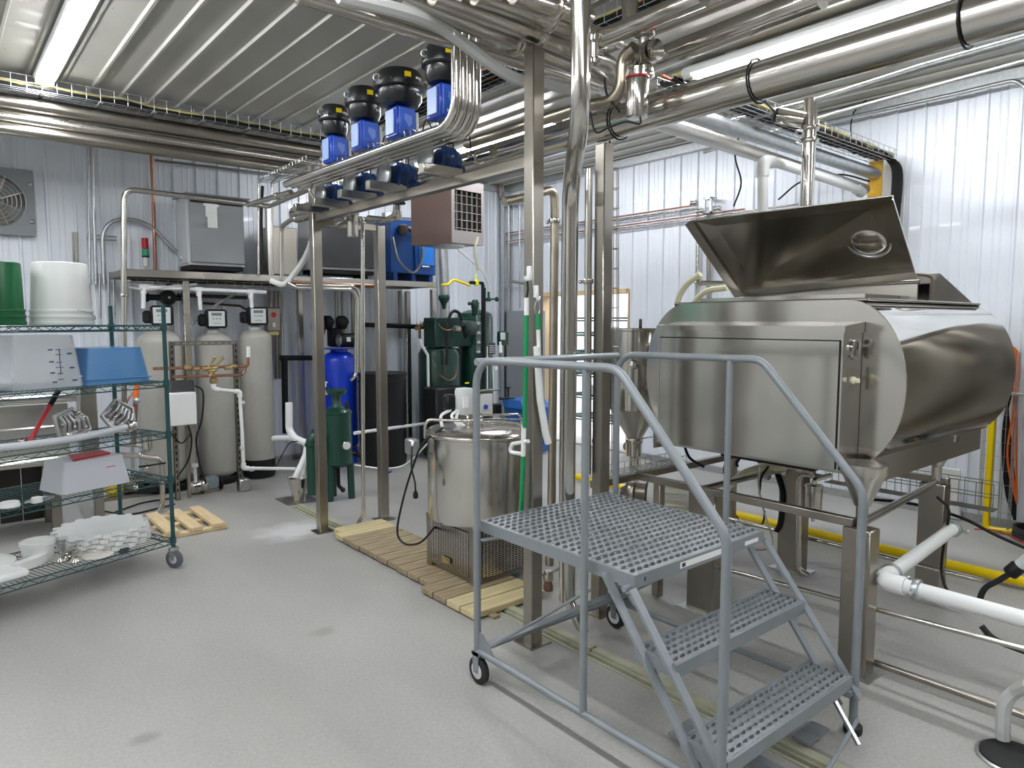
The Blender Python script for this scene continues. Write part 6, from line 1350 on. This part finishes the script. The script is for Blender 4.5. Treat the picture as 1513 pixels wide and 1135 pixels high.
cable('white_cable','white cable looping from the heater bottom to the green machine',[P(670,362,Y=6.5),P(690,380,Y=6.7),P(712,400,Y=6.9),P(722,420,Y=6.95),P(722,440,Y=7.0)],.012,whitep)
pipe('round_duct','pale vertical round duct on the wall behind the boiler','duct',[P(650,300,Y=7.98),P(660,560,Y=7.98)],.08,galv,n=20)
# yellow valve hose
cable('yellow_hose','yellow gas hose from the platform end to the yellow valve',[P(652,421,Y=7.1),P(662,420,Y=7.1),P(670,414,Y=7.1),P(682,417,Y=7.1),P(694,422,Y=7.1)],.016,yellow,cat='hose')
t=thing('yellow_valve','bright yellow handled gas valve above the green machine','valve',P(704,418,Y=7.1)); q=P(704,418,Y=7.1)
b=B(); b.rb(q,(.055,.05,.075),.01); b.rb(q+V(-.01,0,.07),(.018,.02,.06),.004); b.build('valve_cap',yellowp,t); b=B(); b.cyl(q-V(.10,0,.0),q-V(.02,0,0),.022,n=10); b.cyl(q+V(.02,0,0),q+V(.10,0,0),.018,n=10); b.tube([q+V(.09,0,0),q+V(.10,0,-.03),q+V(.10,0,-.45)],.022,10); b.build('iron_pipe',black,t)
# ================================================================ DARK GREEN REFRIGERATION MACHINE
gm=thing('green_machine','dark green boiler machine with round vessel, pipes and gauges','machine',(5.0,7.1,0)); Yg=7.1
b=B(); b.lathe((5.48,7.35,0),[(.22,.25),(.225,.26),(.225,1.70),(.20,1.76),(.10,1.80),(.001,1.81)],36); b.build('green_vessel',greenv,gm)
b=B(); b.lathe((4.92,7.35,0),[(.26,.15),(.265,.16),(.265,1.25),(.23,1.32),(.001,1.36)],36); b.build('green_vessel',greend,gm)
b=B(); b.rb((5.0,7.28,1.52),(.55,.26,.36),.01); b.build('hood',greend,gm)
b=B(); b.rb((5.1,7.15,.12),(1.1,.5,.10),.008); b.build('skid',greend,gm)
b=B(); b.tube([P(660,540,Y=7.0),P(660,480,Y=7.0),P(668,458,Y=7.0),P(680,462,Y=7.0),P(688,500,Y=7.0)],.02,10,.10); b.tube([P(715,425,Y=7.0),P(715,640,Y=7.0)],.024,10); b.build('iron_pipe',black,gm)
b=B(); q=P(656,442,Y=7.05); b.lathe(q,[(.02,-.12),(.03,-.06),(.05,-.03),(.07,0),(.07,.03),(.06,.05)],16); b.build('relief_valve',greend,gm)
b=B(); q=P(702,455,Y=7.0); b.lathe(q-V(0,0,.1),[(.03,0),(.045,.02),(.04,.08),(.05,.10),(.05,.16),(.03,.2)],14); b.cyl(q-V(.1,0,-.05),q+V(.05,0,.05),.02,n=10); b.build('valve_body',greend,gm)
b=B(); q=P(722,442,Y=6.95); b.lathe(q-V(0,0,.03),[(.02,0),(.035,.01),(.035,.04),(.015,.05),(.015,.12)],12); b.cyl(q,q+V(.13,0,.0),.012,n=8); b.lathe(q+V(.12,0,0),[(.03,0),(.03,.02)],12,axis='x'); b.build('globe_valve',greenv,gm)
b=B(); b.cyl(P(707,520,Y=6.9),P(707,465,Y=6.9),.022,n=12); b.build('sight_glass',sight,gm)
b=B()
for k in range(5): b.lathe(P(706,478+14*k,Y=6.88)-V(.03,0,0),[(.015,0),(.022,.005),(.022,.055),(.015,.06)],10,axis='x')
b.build('sight_fitting',galv,gm)
b=B(); b.lathe(P(690,485,Y=6.9),[(.05,0),(.085,.02),(.085,.10),(.05,.12)],20,axis='x'); b.lathe(P(682,478,Y=6.95),[(.035,0),(.035,.12)],16,axis='x'); b.build('motor_housing',mat('green_grey',(.06,.08,.07),.5,.2),gm)
b=B(); b.lathe(P(678,486,Y=6.85),[(.03,0),(.04,.01),(.04,.07),(.03,.09)],14,axis=(-1,-.3,0)); b.build('actuator_can',steeld,gm)
b=B(); b.rb(P(743,500,Y=6.9),(.13,.10,.18),.015); b.build('control_box',greenv,gm); b=B(); q=P(743,497,Y=6.84); b.rb(q,(.08,.006,.09),.004); b.build('box_window',greyl,gm)
b=B(); b.rb(P(727,515,Y=6.86),(.10,.006,.14),.002); pl_=b.build('rating_plate',greyd,gm)
b=B(); q=P(727,515,Y=6.853)
for k in range(4): b.box(q.x-.04,q.y-.001,q.z-.05+k*.026,q.x+.04,q.y,q.z-.04+k*.026)
b.build('plate_print',greyl,pl_)
b=B(); b.rb(P(740,513,Y=6.86),(.05,.006,.14),.002); b.build('photo_label',paper,gm)
b=B(); q=P(690,566,Y=6.95); b.rb(q,(.06,.01,.018),.002); b.build('yellow_tag',yellowp,gm)
b=B(); q=P(720,545,Y=6.95); b.tube([q+V(.0,0,.28),q-V(0,0,.25)],.008,8); b.tube([q+V(.06,-.03,.05),q+V(.09,-.03,-.45)],.008,8); b.rb(q+V(-.02,-.03,.1),(.03,.03,.10),.006); b.rb(q+V(.05,-.03,.07),(.09,.03,.03),.006); b.rb(q+V(.10,-.04,.0),(.05,.03,.05),.006); b.build('level_fitting',white,gm)
b=B(); q=P(751,588,Y=6.8); b.cyl(q-V(.14,0,.0),q+V(.10,0,-.01),.014,n=8); b.cyl(q,q+V(0,0,.12),.012,n=8); b.lathe(q+V(0,0,.12),[(.03,0),(.03,.015)],10); b.build('blowdown_valve',black,gm)
b=B(); b.rb((4.78,7.02,.45),(.46,.30,.84),.02); b.build('black_cabinet',black,gm)
b=B(); b.rb(P(732,605,Y=6.9),(.12,.12,.14),.01); b.build('base_box',black,gm)
cable('copper_lead','orange copper lead loops left of the green machine, upper',[P(648,478,Y=7.1),P(652,484,Y=7.0),P(662,488,Y=6.95),P(675,484,Y=6.9)],.007,copper); cable('copper_lead','orange copper lead loops left of the green machine, lower',[P(645,548,Y=7.1),P(652,556,Y=7.0),P(664,562,Y=6.95),P(673,556,Y=6.95),P(674,545,Y=6.95)],.007,copper)
# ================================================================ CLEANING TOOLS ON THE FRONT POST
t=thing('squeegee_pole','green handled squeegee with white ends hanging on the tall front post','cleaning tool',P(775,600,X=2.25)); Xq=2.252
B().cyl(P(778,462,X=Xq),P(775,632,X=Xq),.0115,n=12).build('green_tube',greenh,t); B().cyl(P(778,440,X=Xq),P(778,466,X=Xq),.0125,n=12).build('white_collar',white,t)
B().cyl(P(774,630,X=Xq),P(773,674,X=Xq),.0125,n=12).build('white_collar',white,t); B().cyl(P(773,674,X=Xq),P(770,765,X=Xq),.0115,n=12).build('green_tube',greenh,t)
b=B(); b.tube([P(781,652,X=Xq),P(757,656,X=Xq),P(752,668,X=Xq),P(773,671,X=Xq)],.010,10,.02); b.build('white_clip',white,t)
b=B(); b.tube(spline([P(778,441,X=Xq),P(780,428,X=Xq),P(779,415,X=Xq)]),.005,6); b.build('hang_loop',black,t)
t=thing('wall_hook','white plastic hook strip on the tall front post','hook',P(780,410,Y=2.585)); b=B(); b.rb(P(782,404,Y=2.57),(.02,.03,.07),.006); b.tube([P(782,412,Y=2.57),P(776,415,Y=2.57),P(776,408,Y=2.57)],.006,8,.01); b.build('hook',white,t)
t=thing('squeegee_pole','short green handle brush with a long white blade beside the squeegee','cleaning tool',P(795,480,Y=2.56)); Yq=2.565
B().cyl(P(795,464,Y=Yq),P(795,487,Y=Yq),.012,r1=.012,n=12).build('green_grip',greenh,t); B().cyl(P(795,486,Y=Yq),P(796,514,Y=Yq),.010,n=12).build('white_neck',white,t)
b=B(); b.tube([P(793,512,Y=Yq),P(795,540,Y=Yq),P(798,590,Y=Yq),P(806,640,Y=Yq),P(810,655,Y=Yq)],.018,10,.1); b.build('white_blade',white,t)
b=B(); c=P(794,455,Y=Yq); b.tube([c+V(.016*math.cos(a),0,.035*math.sin(a)) for a in [2*PI*k/14 for k in range(14)]],.003,6,closed=True); b.build('ring',galv,t)
t=thing('wall_hook','white plastic hook right of the tall front post','hook',P(793,435,Y=2.575)); b=B(); b.rb(P(792,431,Y=Yq),(.014,.03,.06),.004); b.tube([P(792,436,Y=Yq-.02),P(795,446,Y=Yq-.02),P(798,438,Y=Yq-.02)],.005,8,.01); b.build('hook',white,t)
# ================================================================ WIRE RACK IN THE DOORWAY
t=thing('wire_shelving','dark wire rack with stacked white sheets standing in the bright doorway','shelving',(6.75,6.55,0))
for (x,y) in ((6.85,5.95),(6.85,7.05),(7.3,5.95),(7.3,7.05),(6.85,6.5)):
    B().cyl((x,y,.12),(x,y,1.75),.014,n=8).build('post',greenr,t)
for z in (.35,.65,.95,1.25,1.5,1.7):
    b=B(); 
    for (p_,q_) in (((6.85,5.95),(6.85,7.05)),((7.3,5.95),(7.3,7.05)),((6.85,5.95),(7.3,5.95)),((6.85,7.05),(7.3,7.05))): b.tube([(*p_,z),(*q_,z)],.010,6); b.tube([(*p_,z-.035),(*q_,z-.035)],.009,6)
    for k in range(1,28): y=5.95+1.1*k/28; b.tube([(6.85,y,z),(7.3,y,z)],.004,4)
    b.build('shelf',greenr,t)
for (x,y) in ((6.85,5.95),(6.85,7.05),(6.85,6.5)):
    b=B(); b.lathe((x,y-.012,.055),[(.01,0),(.055,.002),(.055,.024),(.01,.026)],16,axis='y'); b.build('caster_wheel',greyrub,t)
random.seed(3)
for i in range(8):
    z=(.66,.96,1.26)[i%3]; y=6.1+.27*(i//3); h=.12+.05*((i*7)%3)
    o=B().rb((7.05,y+.05,z+h/2+.004),(.30,.20,h),.01).build('storage_tub',white); tag(o,['lowest','middle','upper'][i%3]+' white tub in the '+['right','centre','left'][i//3]+' column of the doorway rack','tub','white tubs on the doorway rack')
# outlet plates
o=B().rb(P(680,470,Y=8.05),(.07,.03,.11),.004).build('wall_outlet',greyd); tag(o,'dark outlet box on the left wall behind the brass valves','outlet')
